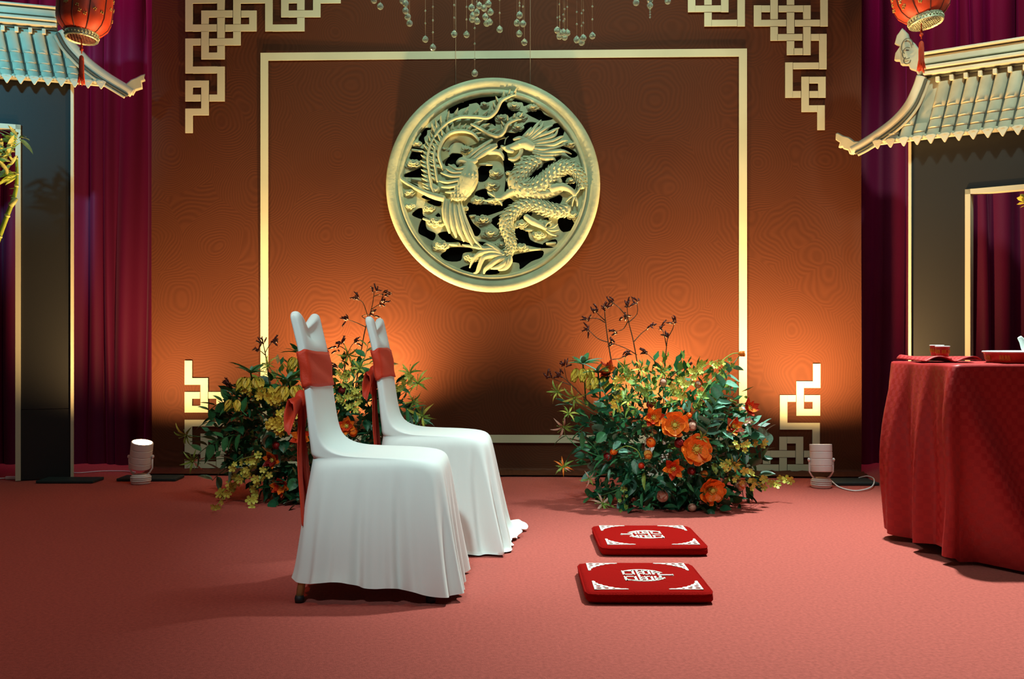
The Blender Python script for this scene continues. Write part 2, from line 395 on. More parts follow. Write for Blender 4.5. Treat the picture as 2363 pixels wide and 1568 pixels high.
HOLES = [
 [(612,240),(640,215),(720,205),(835,208),(812,226),(770,240),(735,258),(712,262),(690,248),(645,252)],
 [(500,292),(520,265),(560,248),(612,255),(622,272),(580,290),(550,305),(515,312)],
 [(318,430),(350,412),(385,408),(425,372),(428,392),(390,420),(345,428)],
 [(298,438),(345,432),(352,460),(332,480),(338,508),(308,512),(298,480),(318,455)],
 [(238,536),(268,545),(322,550),(328,574),(245,560)],
 [(242,606),(265,570),(322,580),(328,602),(296,628),(245,616)],
 [(205,722),(265,702),(330,678),(352,735),(330,738),(222,738)],
 [(325,772),(362,768),(384,800),(346,802)],[(232,772),(285,798),(300,815),(242,786)],
 [(482,638),(512,600),(542,590),(582,602),(574,632),(558,672),(532,650),(492,662)],
 [(800,348),(832,298),(868,252),(902,272),(910,300),(965,308),(1002,322),(930,330),(885,352),(850,330)],
 [(928,242),(972,208),(1000,214),(1006,236),(1052,242),(1002,268),(985,246)],
 [(1028,322),(1060,310),(1112,302),(1130,330),(1182,352),(1120,366),(1078,352)],
 [(738,392),(772,362),(800,352),(806,402),(780,384)],
 [(892,442),(930,448),(965,440),(1010,398),(1060,392),(1092,412),(1062,442),(1018,452),(1000,466),(930,482),(890,472)],
 [(832,506),(878,494),(925,500),(932,514),(885,530),(852,542),(822,560)],
 [(1152,452),(1200,404),(1250,398),(1262,430),(1242,482),(1200,500),(1182,474),(1212,430)],
 [(1248,542),(1300,560),(1352,590),(1312,612),(1262,570)],[(1188,626),(1242,612),(1212,652)],
 [(700,690),(742,664),(788,664),(770,722),(742,757),(702,757)],
 [(862,600),(880,590),(902,640),(940,668),(988,682),(942,722),(886,702),(880,742),(904,790),(872,812),(882,760),(872,692)],
 [(1038,742),(1080,700),(1130,660),(1202,646),(1170,682),(1112,712),(1070,754)],
 [(1188,782),(1250,742),(1310,734),(1334,782),(1322,822),(1272,816),(1232,780),(1202,802)],
 [(688,842),(742,832),(762,862),(802,892),(742,892),(690,872)],
 [(862,912),(902,892),(942,912),(982,902),(942,930),(912,952),(880,962),(862,942)],
 [(632,952),(642,922),(682,926),(742,932),(852,936),(862,956),(802,976),(702,1002),(642,986)],
 [(265,990),(300,962),(330,958),(332,1000),(382,1012),(420,984),(430,1008),(392,1022),(330,1020)],
 [(362,902),(432,892),(448,905),(440,932),(402,926)],[(322,872),(352,862),(402,880),(360,893)],
 [(302,1082),(318,1042),(345,1042),(352,1092),(402,1112),(390,1152),(342,1132),(306,1112)],
 [(492,1112),(512,1132),(542,1152),(602,1172),(652,1190),(582,1192),(560,1172),(492,1172),(442,1130)],
 [(458,1262),(482,1240),(522,1216),(622,1222),(642,1240),(592,1252),(572,1290),(502,1292)],
 [(592,1022),(622,1002),(662,1050),(702,1092),(682,1122),(642,1102),(612,1062)],
 [(780,1032),(850,1002),(862,1052),(830,1082),(792,1052)],
 [(692,1178),(742,1182),(792,1190),(832,1202),(820,1232),(762,1212)],
 [(958,1092),(1002,1112),(1030,1112),(1042,1162),(1102,1182),(1182,1202),(1102,1206),(1030,1192),(962,1182)],
 [(915,1272),(1030,1252),(1112,1242),(1102,1282),(1042,1302),(982,1345),(970,1312),(920,1302)],
 [(978,1012),(1040,972),(1052,992),(1022,1022),(985,1032)],
 [(1238,1022),(1290,1008),(1332,1072),(1262,1102),(1232,1062)],
 [(1148,922),(1200,872),(1250,882),(1222,932),(1162,932)],
 [(585,1345),(640,1330),(682,1310),(702,1330),(672,1372),(602,1372)],[(742,1372),(802,1362),(832,1380),(762,1392)],
 [(1138,1180),(1202,1165),(1212,1190),(1140,1196)],[(1112,1032),(1150,1020),(1162,1032),(1120,1050)]]
def wavy(lp, k=3):                                      # rounded, lobed hole edges
    c = (sum(p[0] for p in lp)/len(lp), sum(p[1] for p in lp)/len(lp)); lp = [(c[0]+(x-c[0])*1.16+3*math.sin(i*2.3), c[1]+(y-c[1])*1.26+3*math.cos(i*2.9)) for i, (x, y) in enumerate(lp)]
    P = [mp3(*p) for p in lp]; P2 = smooth_path([P[-1]]+P+[P[0], P[1]], k)
    return [(q.x, q.y) for q in P2[k:-k-1]]
outer = [(.862*RM*math.cos(2*PI*i/96), .862*RM*math.sin(2*PI*i/96)) for i in range(96)]
def pierced(outer, holes, z0, z1):                       # triangulated plate, triangles inside a hole left out
    from mathutils.geometry import delaunay_2d_cdt
    V = []; E = []
    for lp in [outer]+holes:
        b0 = len(V); V += [Vector(p) for p in lp]; E += [(b0+i, b0+(i+1) % len(lp)) for i in range(len(lp))]
    vv, ee, ff, *_ = delaunay_2d_cdt(V, E, [], 0, 1e-5)
    def ins(p, poly):
        c = False
        for (ax_, ay_), (bx_, by_) in zip(poly, poly[1:]+poly[:1]):
            if (ay_ > p.y) != (by_ > p.y) and p.x < (bx_-ax_)*(p.y-ay_)/(by_-ay_)+ax_: c = not c
        return c
    keep = []
    for f in ff:
        q = sum((vv[i] for i in f), Vector((0, 0)))/len(f)
        if ins(q, outer) and not any(ins(q, h) for h in holes): keep.append(tuple(f))
    n = len(vv); cnt = {}
    for f in keep:
        for a, b_ in zip(f, f[1:]+f[:1]): cnt.setdefault((min(a, b_), max(a, b_)), []).append((a, b_))
    fs = keep+[tuple(i+n for i in reversed(f)) for f in keep]+[(b_, a, a+n, b_+n) for k in cnt.values() if len(k) == 1 for a, b_ in k]
    m = MB(); m.add([(v.x, v.y, z1) for v in vv]+[(v.x, v.y, z0) for v in vv], fs); return m.mesh('pierced_plate', False)
me = pierced(outer, [wavy(h) for h in HOLES], PZ-.032, PZ-.010)
o = med(me, 'pierced_plate', stone)

def rib(name, pts, rads, z=PZ, k=5, flat=.95, n=8, parent=MED, rise=0.0, material=stone):
    P = smooth_path([mp3(x, y, z) for x, y in pts], k)
    R = [interp([(i/(len(rads)-1), r) for i, r in enumerate(rads)], j/(len(P)-1))*SC for j in range(len(P))]
    if R[0] > 8*SC: P.insert(0, P[0]-(P[1]-P[0]).normalized()*R[0]*.5); R.insert(0, R[0]*.45)
    if R[-1] > 8*SC: P.append(P[-1]+(P[-1]-P[-2]).normalized()*R[-1]*.5); R.append(R[-1]*.45)
    if rise:
        for j, p in enumerate(P): p.z += rise*math.sin(PI*j/(len(P)-1))
    m = MB(); m.tube(P, R, n, flat, up=(0, 0, 1)); return med(m, name, material, parent)
# dragon: upper body loop, lower body loop, scales
D1 = [(1105,640),(1040,665),(985,720),(955,780),(990,825),(1060,825),(1130,790),(1190,730),(1250,690),(1320,690),(1370,745),(1385,815)]
D2 = [(1290,965),(1220,975),(1140,960),(1060,930),(980,945),(915,990),(880,1050),(890,1120),(915,1180),(905,1235),(865,1262)]
def body(pts, rads):
    o = rib('dragon_body', pts, rads, z=PZ+.006, k=8, flat=.62, n=12)
    P = smooth_path([mp3(x, y, PZ+.006) for x, y in pts], 10); m = MB(); N = len(P); L = 0; row = 0
    step = 19*SC; nxt = 0
    for j in range(1, N):
        L += (P[j]-P[j-1]).length
        if L < nxt: continue
        nxt += step; row += 1
        r = interp([(i/(len(rads)-1), q) for i, q in enumerate(rads)], j/(N-1))*SC
        t = (P[j]-P[j-1]).normalized(); s = Vector((-t.y, t.x, 0))
        for a in ([-60,-22,22,60] if row % 2 else [-78,-42,0,42,78]):
            a = math.radians(a); q = P[j]+s*math.sin(a)*r*1.02+Vector((0,0,1))*math.cos(a)*r*.64
            nn = (s*math.sin(a)+Vector((0,0,1))*math.cos(a)).normalized(); w = nn.cross(t)
            l = 17*SC; ww = 12*SC
            m.add([q-t*l*.5-nn*.001, q+w*ww-nn*.002+t*l*.1, q-w*ww-nn*.002+t*l*.1, q+t*l+nn*.008, q+nn*.007+t*l*.3], [(0,1,4),(1,3,4),(3,2,4),(2,0,4)])
    med(stuff_mesh(m), 'scales', stone, o).__setitem__('kind', 'stuff')
def stuff_mesh(m): return m.mesh('scales', smooth=False)
body(D1, [46,50,58,66,72,66,60,56,52,46,38,30])
body(D2, [42,46,50,46,44,46,46,42,38,32,26])
# belly, legs and claws
rib('dragon_belly', [(890,850),(980,840),(1090,865),(1190,850),(1270,820)], [22,42,44,34,20], z=PZ)
def leg(pts, rads, claws):
    o = rib('dragon_leg', pts, rads, z=PZ+.014)
    for cp in claws: rib('claw', cp, [7,9,7,3], z=PZ+.018, parent=o, n=6)
leg([(960,830),(900,860),(850,890),(810,890)], [30,24,17,14], [[(820,890),(790,865),(765,850),(758,848)],[(815,890),(800,860),(795,838)],[(812,893),(770,905),(728,900)],[(830,900),(850,920),(856,940)]])
leg([(1180,830),(1250,815),(1310,840),(1335,875)], [34,26,20,16], [[(1330,875),(1300,890),(1272,920)],[(1333,880),(1320,915),(1318,945)],[(1338,880),(1350,915),(1352,945)],[(1335,870),(1360,840),(1368,815)]])
leg([(1010,1010),(1060,1045),(1110,1070),(1150,1095)], [20,24,18,13], [[(1150,1095),(1190,1085),(1225,1060)],[(1150,1098),(1190,1105),(1230,1100)],[(1145,1100),(1175,1125),(1215,1140)],[(1135,1090),(1150,1060),(1185,1040)]])
leg([(1200,770),(1215,745),(1240,790)], [16,20,18], [[(1240,790),(1270,800),(1290,792)]])
# head and mane
o = rib('dragon_head', [(870,560),(910,560),(960,540),(1010,530),(1060,560)], [10,24,32,40,30], z=PZ+.014)
rib('dragon_snout', [(850,545),(872,560),(900,575),(930,580)], [9,14,16,12], z=PZ+.022, parent=o)
rib('dragon_jaw', [(900,628),(940,630),(975,600),(985,560)], [9,14,16,14], z=PZ+.016, parent=o)
rib('dragon_brow', [(930,505),(970,495),(1010,505),(1040,520)], [8,15,15,9], z=PZ+.026, parent=o)
rib('dragon_beard', [(935,665),(975,660),(990,640),(975,615)], [6,13,14,8], z=PZ+.012, parent=o)
rib('whisker', [(872,535),(880,500),(900,480)], [4,4,2], z=PZ+.02, parent=o)
rib('horn', [(1010,510),(1040,480),(1075,440),(1100,385)], [11,11,9,3], z=PZ+.022, parent=o)
m = MB(); m.ball(mp3(975,535,PZ+.038), .011); med(m, 'eye', stone, o)
m = MB(); m.ball(mp3(872,556,PZ+.036), .009); med(m, 'nostril', stone, o)
MANE = [[(1000,500),(1050,455),(1085,410),(1115,372)],[(1020,505),(1080,450),(1115,420),(1130,385)],[(1030,510),(1100,460),(1150,430),(1190,410)],[(1040,515),(1110,480),(1170,460),(1205,440),(1235,425)],
 [(1045,525),(1120,505),(1180,490),(1210,470),(1225,430)],[(1050,535),(1120,525),(1190,515),(1240,490),(1262,480)],[(1055,545),(1130,545),(1200,540),(1250,515),(1290,510)],[(1050,560),(1130,570),(1200,560),(1260,540)],
 [(1050,575),(1120,590),(1200,585),(1260,580),(1315,600)],[(1060,590),(1130,610),(1200,605),(1250,600)],[(1070,610),(1130,630),(1190,630),(1210,645)],[(985,500),(1020,465),(1050,420)]]
for s in MANE: rib('mane_lock', s, [9,15,12,3], z=PZ+.016, rise=.010)
for s in ([(880,1265),(800,1240),(720,1250),(670,1290),(640,1350)],[(880,1275),(810,1265),(740,1280),(710,1330),(690,1375),(665,1385)],[(885,1282),(830,1295),(780,1330),(745,1360),(735,1390)],[(895,1280),(870,1320),(830,1345),(780,1355)],[(905,1270),(905,1310),(880,1350),(830,1365)],[(870,1258),(790,1225),(740,1225),(700,1215),(590,1195)],[(860,1262),(800,1215),(760,1195),(730,1200)]):
    rib('tail_flame', s, [14,20,18,13,4], z=PZ+.008, rise=.008)
# phoenix
o = rib('phoenix_body', [(620,640),(640,690),(630,760),(600,830),(545,890)], [34,52,70,62,36], z=PZ+.012, k=6)
rib('phoenix_beak', [(700,590),(770,580),(830,585),(858,610),(866,640)], [14,22,18,12,3], z=PZ+.018, parent=o)
rib('phoenix_head', [(560,660),(590,640),(640,655),(690,640)], [14,24,24,12], z=PZ+.026, parent=o)
for s in ([(610,640),(680,580),(740,540),(790,505)],[(640,645),(710,590),(770,555),(820,535)],[(670,640),(730,600),(790,565),(822,545)]):
    rib('wing_plume', s, [9,16,17,9], z=PZ+.026)
for s in ([(690,710),(620,690),(560,700),(500,665)],[(685,720),(600,720),(530,720),(480,690)],[(680,730),(590,745),(520,745),(450,720)],[(670,745),(580,770),(500,785),(440,775)],[(660,760),(580,800),(510,815),(455,815)],[(650,770),(590,830),(540,850),(480,850)],[(680,750),(665,810),(620,870)],[(665,770),(640,830),(600,890)]):
    rib('neck_feather', s, [7,14,13,4], z=PZ+.032, rise=.006)
m = MB(); rf = random.Random(5)
for row in range(8):
    for k in range(5):
        t = row/7; cx = lerp(640, 560, t)+(k-2)*22+(11 if row % 2 else 0); cy = lerp(735, 890, t); l = 30*SC; wv = 13*SC; p = Vector(mp3(cx, cy, PZ+.012+.052*math.sqrt(max(.05, 1-((k-2)/2.9)**2))*lerp(1, .75, t))); d = Vector((-.35, -1, -.10)).normalized(); q = Vector((1, -.35, 0)).normalized()
        m.add([p-d*l*.5-Vector((0,0,.006)), p+q*wv-Vector((0,0,.005)), p+d*l*.8+Vector((0,0,.006)), p-q*wv-Vector((0,0,.005)), p+Vector((0,0,.007))], [(0,1,4),(1,2,4),(2,3,4),(3,0,4)])
med(m.mesh('breast_feathers', False), 'breast_feathers', stone, o)['kind'] = 'stuff'
rib('wing_edge', [(470,890),(400,870),(320,838),(240,795),(190,762),(185,740)], [22,24,16,12,10,7], z=PZ+.012)
rib('wing_membrane', [(420,835),(370,800),(330,770),(250,755)], [38,28,12,8], z=PZ)
for i in range(9):                                      # fan of tail feathers falling from the body
    f = i/8; x0 = lerp(480, 575, f); y0 = 895+8*math.sin(f*PI); x1 = lerp(492, 690, f**1.2); y1 = lerp(1080, 1190, f)+(28 if i % 2 else 0)
    rib('tail_plume', [(x0,y0),(lerp(x0,x1,.2)-12+14*f,lerp(y0,y1,.35)),(lerp(x0,x1,.55)-8+14*f,lerp(y0,y1,.72)),(x1,y1)], [10,15,17,6], z=PZ+.014+.003*(i % 2), rise=.008)
rib('tail_quill', [(560,930),(590,1010),(640,1110),(690,1180),(730,1225)], [9,9,8,7,5], z=PZ+.024)
def plume(spine, rads, barb, side, n):
    o = rib('tail_spine', spine, rads, z=PZ+.022, k=8)
    P = smooth_path([mp3(x, y, PZ+.012) for x, y in spine], 12)
    for i in range(n):
        j = int((i+.3)/n*(len(P)-2)); p = P[j]; t = (P[j+1]-P[j]).normalized(); s = Vector((-t.y, t.x, 0))*side
        d = (t*.8+s*.9).normalized(); l = 1.45*barb*SC*(1-.40*(i/n)); q = d.cross(Vector((0,0,1)))
        m = MB()
        m.add([p-t*.004, p+d*l*.45+q*l*.24+Vector((0,0,.004)), p+d*l+Vector((0,0,.016)), p+d*l*.45-q*l*.24+Vector((0,0,-.006)), p+d*l*.5+Vector((0,0,.018)), p-t*.004-Vector((0,0,.012)), p+d*l-Vector((0,0,.01))],
              [(0,1,4),(1,2,4),(2,3,4),(3,0,4),(0,5,6,2,1),(0,3,2,6,5)])
        med(m.mesh('barb', False), 'barb', stone, o)
plume([(412,478),(440,440),(500,385),(580,352),(680,352),(760,358),(812,320),(850,250),(900,220),(948,205)], [9,10,11,12,13,13,13,12,9,4], 62, 1, 15)
plume([(650,400),(710,430),(770,465),(830,480),(870,450),(895,400),(940,375),(985,368)], [9,12,14,14,13,12,9,4], 58, 1, 10)
plume([(470,700),(440,620),(445,550),(475,490),(530,452),(600,445),(660,462),(705,510)], [10,12,13,13,13,13,12,8], 62, 1, 15)
plume([(400,850),(385,780),(372,700),(365,620),(380,540),(410,480)], [9,10,10,10,10,6], 56, 1, 13)
plume([(430,780),(415,690),(405,610),(418,530)], [9,10,10,7], 46, 1, 9)
m = MB(); m.lathe([(.06,0),(.075,.012),(.10,.014),(.125,.010),(.14,.0)], 30, c=mp3(560,570,PZ-.002), a0=math.radians(20), a1=math.radians(215)); med(m, 'inner_swirl', stone_lo)
# clouds: lobed plates with curled scrolls
CL = [(265,655,60),(240,845,48),(235,935,42),(420,1040,66),(445,1200,66),(370,950,44),(780,1120,74),(725,1030,62),(815,720,56),(790,800,60),(620,560,50),(850,355,52),(975,345,54),(960,415,48),(935,275,52),(1060,285,44),(690,900,50),(800,905,48),(1130,1060,60),(1100,1130,52),(980,1215,52),(1320,1000,50),(1310,770,40),(650,1280,54),(985,1060,54),(600,950,40),(290,520,36),(1310,530,40),(470,560,34),(740,265,36),(850,1195,44),(1090,590,20),(900,720,30)]
rnd = random.Random(11)
for (x, y, r) in CL:
    r *= .92; m = MB(); lobes = [(0,0,.50,0)]+[(rnd.uniform(.45,.62)*math.cos(a)*1.3, rnd.uniform(.26,.38)*math.sin(a), rnd.uniform(.28,.38),0) for a in [k*2*PI/7+rnd.uniform(-.3,.3) for k in range(7)]]+[(rnd.uniform(.28,.38)*math.cos(a)*1.3, -.08+.20*math.sin(a), rnd.uniform(.20,.27),1) for a in [k*2*PI/5+rnd.uniform(-.3,.3) for k in range(5)]]+[(0,-.08,.3,1)]
    for (a, b_, q, up_) in lobes:
        rr = r*q*SC; hh = -.002+.005*rnd.random()+.011*up_
        m.lathe([(rr,-.022),(rr,hh-.004),(rr*.88,hh),(rr*.5,hh-.001),(0,hh-.002)], 14, c=mp3(x+a*r, y+b_*r, PZ))
    o = med(m, 'cloud', stone)
    sp = [(x+r*.24*(1-k/12)*math.cos(k*.62)*1.3, y-r*.10+r*.17*(1-k/12)*math.sin(k*.62)) for k in range(11)]
    rib('scroll', sp, [5,6,6,5,4], z=PZ+.018, k=2, parent=o, n=6)
    rib('scroll_lip', [(x-r*.75,y+r*.12),(x-r*.3,y+r*.34),(x+r*.1,y+r*.26),(x+r*.45,y+r*.36),(x+r*.8,y+r*.1)], [3,5,5,5,3], z=PZ+.004, k=3, parent=o, n=6)
for (x0, y0, x1, y1) in [(255,562,320,572),(560,1195,500,1190),(700,660,790,662),(640,1005,680,1003),(1040,1228,1110,1225),(1150,1188,1210,1185),(945,615,1040,612),(330,1020,395,1040),(1010,1098,1060,1100)]:
    rib('cloud_bar', [(x0,y0),((x0+x1)/2,(y0+y1)/2),(x1,y1)], [9,10,9], z=PZ-.004, k=2, n=6)
m = MB()
for sx in (-.35, .35):
    a = MR.inverted() @ Vector((0,0,0)); m.tube([(sx*RM, math.sqrt(1-sx*sx)*RM-.02, .02), (sx*RM, 2.1, .02)], .0012, 4)
med(m, 'hanging_wire', thread_m)

# ------------------------------------------------------------------ tiled gates (cut-out boards with tiled roofs)
def gate(label, base, ang, spec):
    """local frame: x along the board, y away from the viewer, z up"""
    G = thing('tiled_gate', label, 'gate', base, ang)
    M = Matrix.Translation(base) @ Matrix.Rotation(ang, 4, 'Z')
    def g(px, py, n=0.0): q = plane_hit(px, py, M, n); return Vector((q.x, -n, q.z))
    def part(mb, name, material, smooth=False, parent=G): return mb.build(name, material, parent, smooth=smooth)
    s = spec['side']                                   # +1: roof tip to the left of the board, -1: to the right
    # board
    xo = g(spec['edge'], 600).x; xi = g(spec['inner'], 600).x; zt = g(spec['inner'], spec['door_top']).z
    ztop = g(*spec['eave'][0]).z + .25
    far = xi + s*1.25
    def bx(name, x0, x1, y0, y1, z0, z1, material, parent=G):
        m = MB(); m.box(((x0+x1)/2, (y0+y1)/2, (z0+z1)/2), (abs(x1-x0), abs(y1-y0), abs(z1-z0))); return part(m, name, material, parent=parent)
    zs = spec['seam']
    bx('pillar_panel', xo, xi, -.0, .05, .006, zs-.003, panel_m); bx('pillar_panel', xo, xi, -.0, .05, zs, ztop, panel_m)
    bx('lintel_panel', xi, far, -.0, .05, zt, ztop, panel_m)
    bx('pillar_panel', far, far+s*.3, 0, .05, .006, ztop, panel_m)
    tw = .016
    bx('edge_trim', xo-s*tw, xo, -.012, .055, .004, ztop-.1, trim_m); bx('door_trim', xi, xi+s*.028, -.012, .055, .004, zt, trim_m)
    bx('door_trim', xi, far, -.012, .055, zt-.028, zt, trim_m); bx('door_trim', far-s*.028, far, -.012, .055, .004, zt-.028, trim_m)
    # roof board
    OFF = .05
    def r(px, py, n=OFF): return g(px, py, n)
    hip = smooth_path([r(*p) for p in spec['hip']], 6)
    e0, e1 = [r(*p) for p in spec['eave']]
    rt0, rt1 = [r(*p) for p in spec['roof_top']]       # where tiles start, under the ridge
    ext = 1.5                                          # metres of roof beyond the picture
    d = (e1-e0).normalized()
    def eave_z(x): return e0.z+(x-e0.x)*(e1.z-e0.z)/(e1.x-e0.x)
    def top_z(x): return rt0.z+(x-rt0.x)*(rt1.z-rt0.z)/(rt1.x-rt0.x)
    xe = e0.x + s*(abs(e1.x-e0.x)+ext*.6)
    out = [(p.x, p.z) for p in hip] + [(rt0.x, rt0.z), (xe, top_z(xe)), (xe, eave_z(xe)), (e0.x, eave_z(e0.x))]
    me = fill([out], .03)
    RX = Matrix.Translation((0, -OFF+.015, 0)) @ Matrix(((1,0,0,0),(0,0,-1,0),(0,1,0,0),(0,0,0,1)))
    link('roof_board', me, roof_m, G, M=RX)
    # tiles: half-round courses running from eave to ridge
    def hip_z(x):
        if (x-rt0.x)*s >= 0: return top_z(x)
        best = None
        for a, b_ in zip(hip, hip[1:]):
            if min(a.x, b_.x)-1e-6 <= x <= max(a.x, b_.x)+1e-6:
                t = (x-a.x)/(b_.x-a.x) if abs(b_.x-a.x) > 1e-6 else 0; best = lerp(a.z, b_.z, t)
        return best if best else eave_z(x)+.02
    pitch = spec['pitch']*(hip[0].y*0+1)
    px0 = spec['drip0']; i = 0; count = 0
    bu = r(*spec['drip_first'], 0).x; step = abs(r(spec['drip_first'][0]+s*30, spec['drip_first'][1]).x-r(*spec['drip_first']).x)
    nt_ = int(abs(xe-bu)/step)
    for k in range(nt_):
        xb = bu+s*step*k; zb = eave_z(xb)
        lean = spec['lean']
        # path from eave to top, leaning towards the ridge and steeper above
        pts = []; zt_full = top_z(xb)
        Ht = zt_full-zb
        for q in range(13):
            t = q/12; x = xb+s*lean*(t**1.0)*Ht; z = zb+Ht*t
            if z > hip_z(x)-.012: break
            pts.append(Vector((x, -OFF-.004-.030*(1-t)**2, z)))
        if len(pts) < 2: pts = [Vector((xb, -OFF-.03, zb)), Vector((xb+s*.01, -OFF-.03, zb+.03))]
        rows = [0, .16, .33, .55, 1.0] if len(pts) > 8 else ([0, .4, 1] if len(pts) > 3 else [0, 1])
        W = step*.455
        for a, b_ in zip(rows, rows[1:]):
            m = MB(); seg = 4; n = 6; vs = []
            for q in range(seg+1):
                t = lerp(a, b_, q/seg)*(len(pts)-1); j = min(int(t), len(pts)-2); p = pts[j].lerp(pts[j+1], t-j)
                ww = W*lerp(1.0, .93, q/seg); hh = .017*lerp(1.12, .80, q/seg)
                for c in range(n+1):
                    an = PI*c/n; vs.append((p.x-math.cos(an)*ww, p.y-math.sin(an)*hh-.001, p.z))
            m.add(vs, [(q*(n+1)+c, q*(n+1)+c+1, (q+1)*(n+1)+c+1, (q+1)*(n+1)+c) for q in range(seg) for c in range(n)]+[tuple(range(n+1))])
            m.build('roof_tile', roof_m, G)
            if a > 0:
                m = MB(); p = pts[0].lerp(pts[-1], a); j = a*(len(pts)-1); jj = min(int(j), len(pts)-2); p = pts[jj].lerp(pts[jj+1], j-jj)
                m.tube([(p.x-math.cos(PI*c/6)*W*.75, p.y-math.sin(PI*c/6)*.016-.004, p.z+.006*math.sin(PI*c/6)) for c in range(1, 6)], .003, 5); m.build('tile_lip', roof_hi, G)
        if len(pts) > 2:
            m = MB(); m.tube([q+Vector((s*step*.5, .004, 0)) for q in pts], [lerp(.006,.003,c/(len(pts)-1)) for c in range(len(pts))], 5); m.build('tile_groove', roof_dk, G)
        # drip tile: a pointed tongue, with a round end cap beside it
        p = pts[0]; xm = p.x+s*step*.5
        dw = step*.40; dh = step*.62
        ol = [(-dw, .0), (-dw*.6, -dh*.45), (-dw*.15, -dh*.95), (0, -dh), (dw*.15, -dh*.95), (dw*.6, -dh*.45), (dw, 0), (dw*.5, .008), (-dw*.5, .008)]
        me = fill([ol], .012, .002); link('drip_tile', me, roof_hi, G, M=Matrix.Translation((p.x, p.y-.012, p.z+.006)) @ RX.to_3x3().to_4x4())
        m = MB(); m.ball((xm, p.y+.004, p.z+.008), (step*.22, .02, step*.2), 10, 6); m.build('tile_end_cap', roof_m, G)
    m = MB(); m.box(((e0.x+xe)/2, -OFF-.012, (eave_z(e0.x)+eave_z(xe))/2+.012), (abs(xe-e0.x), .03, .012)); part(m, 'eave_board', roof_hi)
    # hip ridge: a moulded band that sweeps up to the tip
    hp = [Vector((p.x, p.y-.03, p.z)) for p in hip]
    m = MB(); m.tube(hp, [.030]*len(hp), 8, .6, up=(0, 1, 0)); m.build('hip_ridge', roof_hi, G)
    m = MB(); m.tube([Vector((p.x+s*.028, p.y-.012, p.z-.022)) for p in hp], .010, 6); m.build('hip_moulding', roof_dk, G)
    m = MB(); m.tube([Vector((p.x+s*.044, p.y-.012, p.z-.034)) for p in hp], .009, 6); m.build('hip_moulding', roof_m, G)
    # carved ends
    for key in ('tip', 'finial'):
        if key in spec:
            ol = [r(*p) for p in spec[key]]; me = fill([[(p.x, p.z) for p in ol]], .045, .006)
            o = link('ridge_finial' if key == 'finial' else 'hip_finial', me, roof_m, G, M=Matrix.Translation((0, -.035, 0)) @ RX)
            c = sum(ol, Vector())/len(ol)
            for q in range(3 if key == 'finial' else 0):
                sp = [Vector((c.x+(.032-.009*q)*math.cos(a*.7+q)*(1+.2*q), -OFF-.055, c.z+(.045-.012*q)*math.sin(a*.7+q)-.04*(q-1))) for a in range(7)]
                m = MB(); m.tube(smooth_path(sp, 4), .003, 5); m.build('carved_line', roof_dk, o, M=o.matrix_local.inverted() if False else (Matrix.Translation((0, -.035, 0)) @ RX).inverted())
    # ridge beam: stacked mouldings
    a0, a1 = [r(*p) for p in spec['ridge_top']]; b0 = rt0
    slope = (a1.z-a0.z)/(a1.x-a0.x); hgt = a0.z-rt0.z
    for (f0, f1, th, mm) in ((0, .10, .05, roof_dk), (.10, .24, .085, roof_hi), (.24, .32, .07, roof_m), (.32, .46, .10, roof_hi), (.46, .55, .07, roof_dk), (.55, .85, .085, roof_hi), (.85, .91, .07, roof_m), (.91, 1.0, .11, roof_hi)):
        m = MB(); x0 = a0.x; x1 = xe; zz = rt0.z
        vs = []
        for x in (x0, x1):
            for y in (-OFF-th+.03, -OFF+.05):
                for f in (f0, f1): vs.append((x, y, top_z(x)+hgt*f+(slope*0)))
        m.add(vs, [(0,1,3,2),(4,6,7,5),(0,4,5,1),(2,3,7,6),(0,2,6,4),(1,5,7,3)]); bevel(part(m, 'ridge_moulding', mm), .004)
    for k in range(nt_):
        xb = bu+s*step*k+s*spec['lean']*(top_z(bu)-eave_z(bu)); 
        if (xb-rt0.x)*s < .01: continue
        m = MB(); m.box((xb+s*step*.5, -OFF-.02, top_z(xb)-.016), (step*.28, .03, .03)); bevel(part(m, 'ridge_block', roof_hi), .003)
    return G, M
def c3(x, y): return (1900+x/3.136, y/3.136)
def c2(x, y): return (x/2.614, y/2.614)
angR = math.atan2(-.62, .78)
GR, GRM = gate('pale grey tiled gate roof on dark panels standing behind the tea table', Vector((2.33, 5.69, 0)), angR, dict(
    side=1, edge=2104, inner=2228, door_top=438, seam=.55, lean=.20, pitch=30, drip0=0,
    hip=[c3(215,1095), c3(280,1062), c3(400,985), c3(530,885), c3(630,770), c3(690,650), c3(722,560)],
    eave=[c3(390,1040), c3(1452,930)], roof_top=[c3(735,575), c3(1452,475)], ridge_top=[c3(740,400), c3(1452,272)],
    drip_first=c3(430,1040),
    tip=[c3(105,975), c3(120,968), c3(160,990), c3(200,1000), c3(240,1030), c3(290,1030), c3(330,1050), c3(280,1108), c3(205,1122), c3(195,1095), c3(160,1085), c3(155,1070), c3(125,1075), c3(135,1040), c3(105,1020)],
    finial=[c3(585,215), c3(620,250), c3(630,290), c3(670,320), c3(690,350), c3(750,395), c3(750,470), c3(735,540), c3(700,560), c3(685,525), c3(640,510), c3(630,480), c3(575,480), c3(565,450), c3(528,448), c3(535,395), c3(570,345), c3(530,330), c3(545,270)]))
angL = math.atan2(.37, .93)
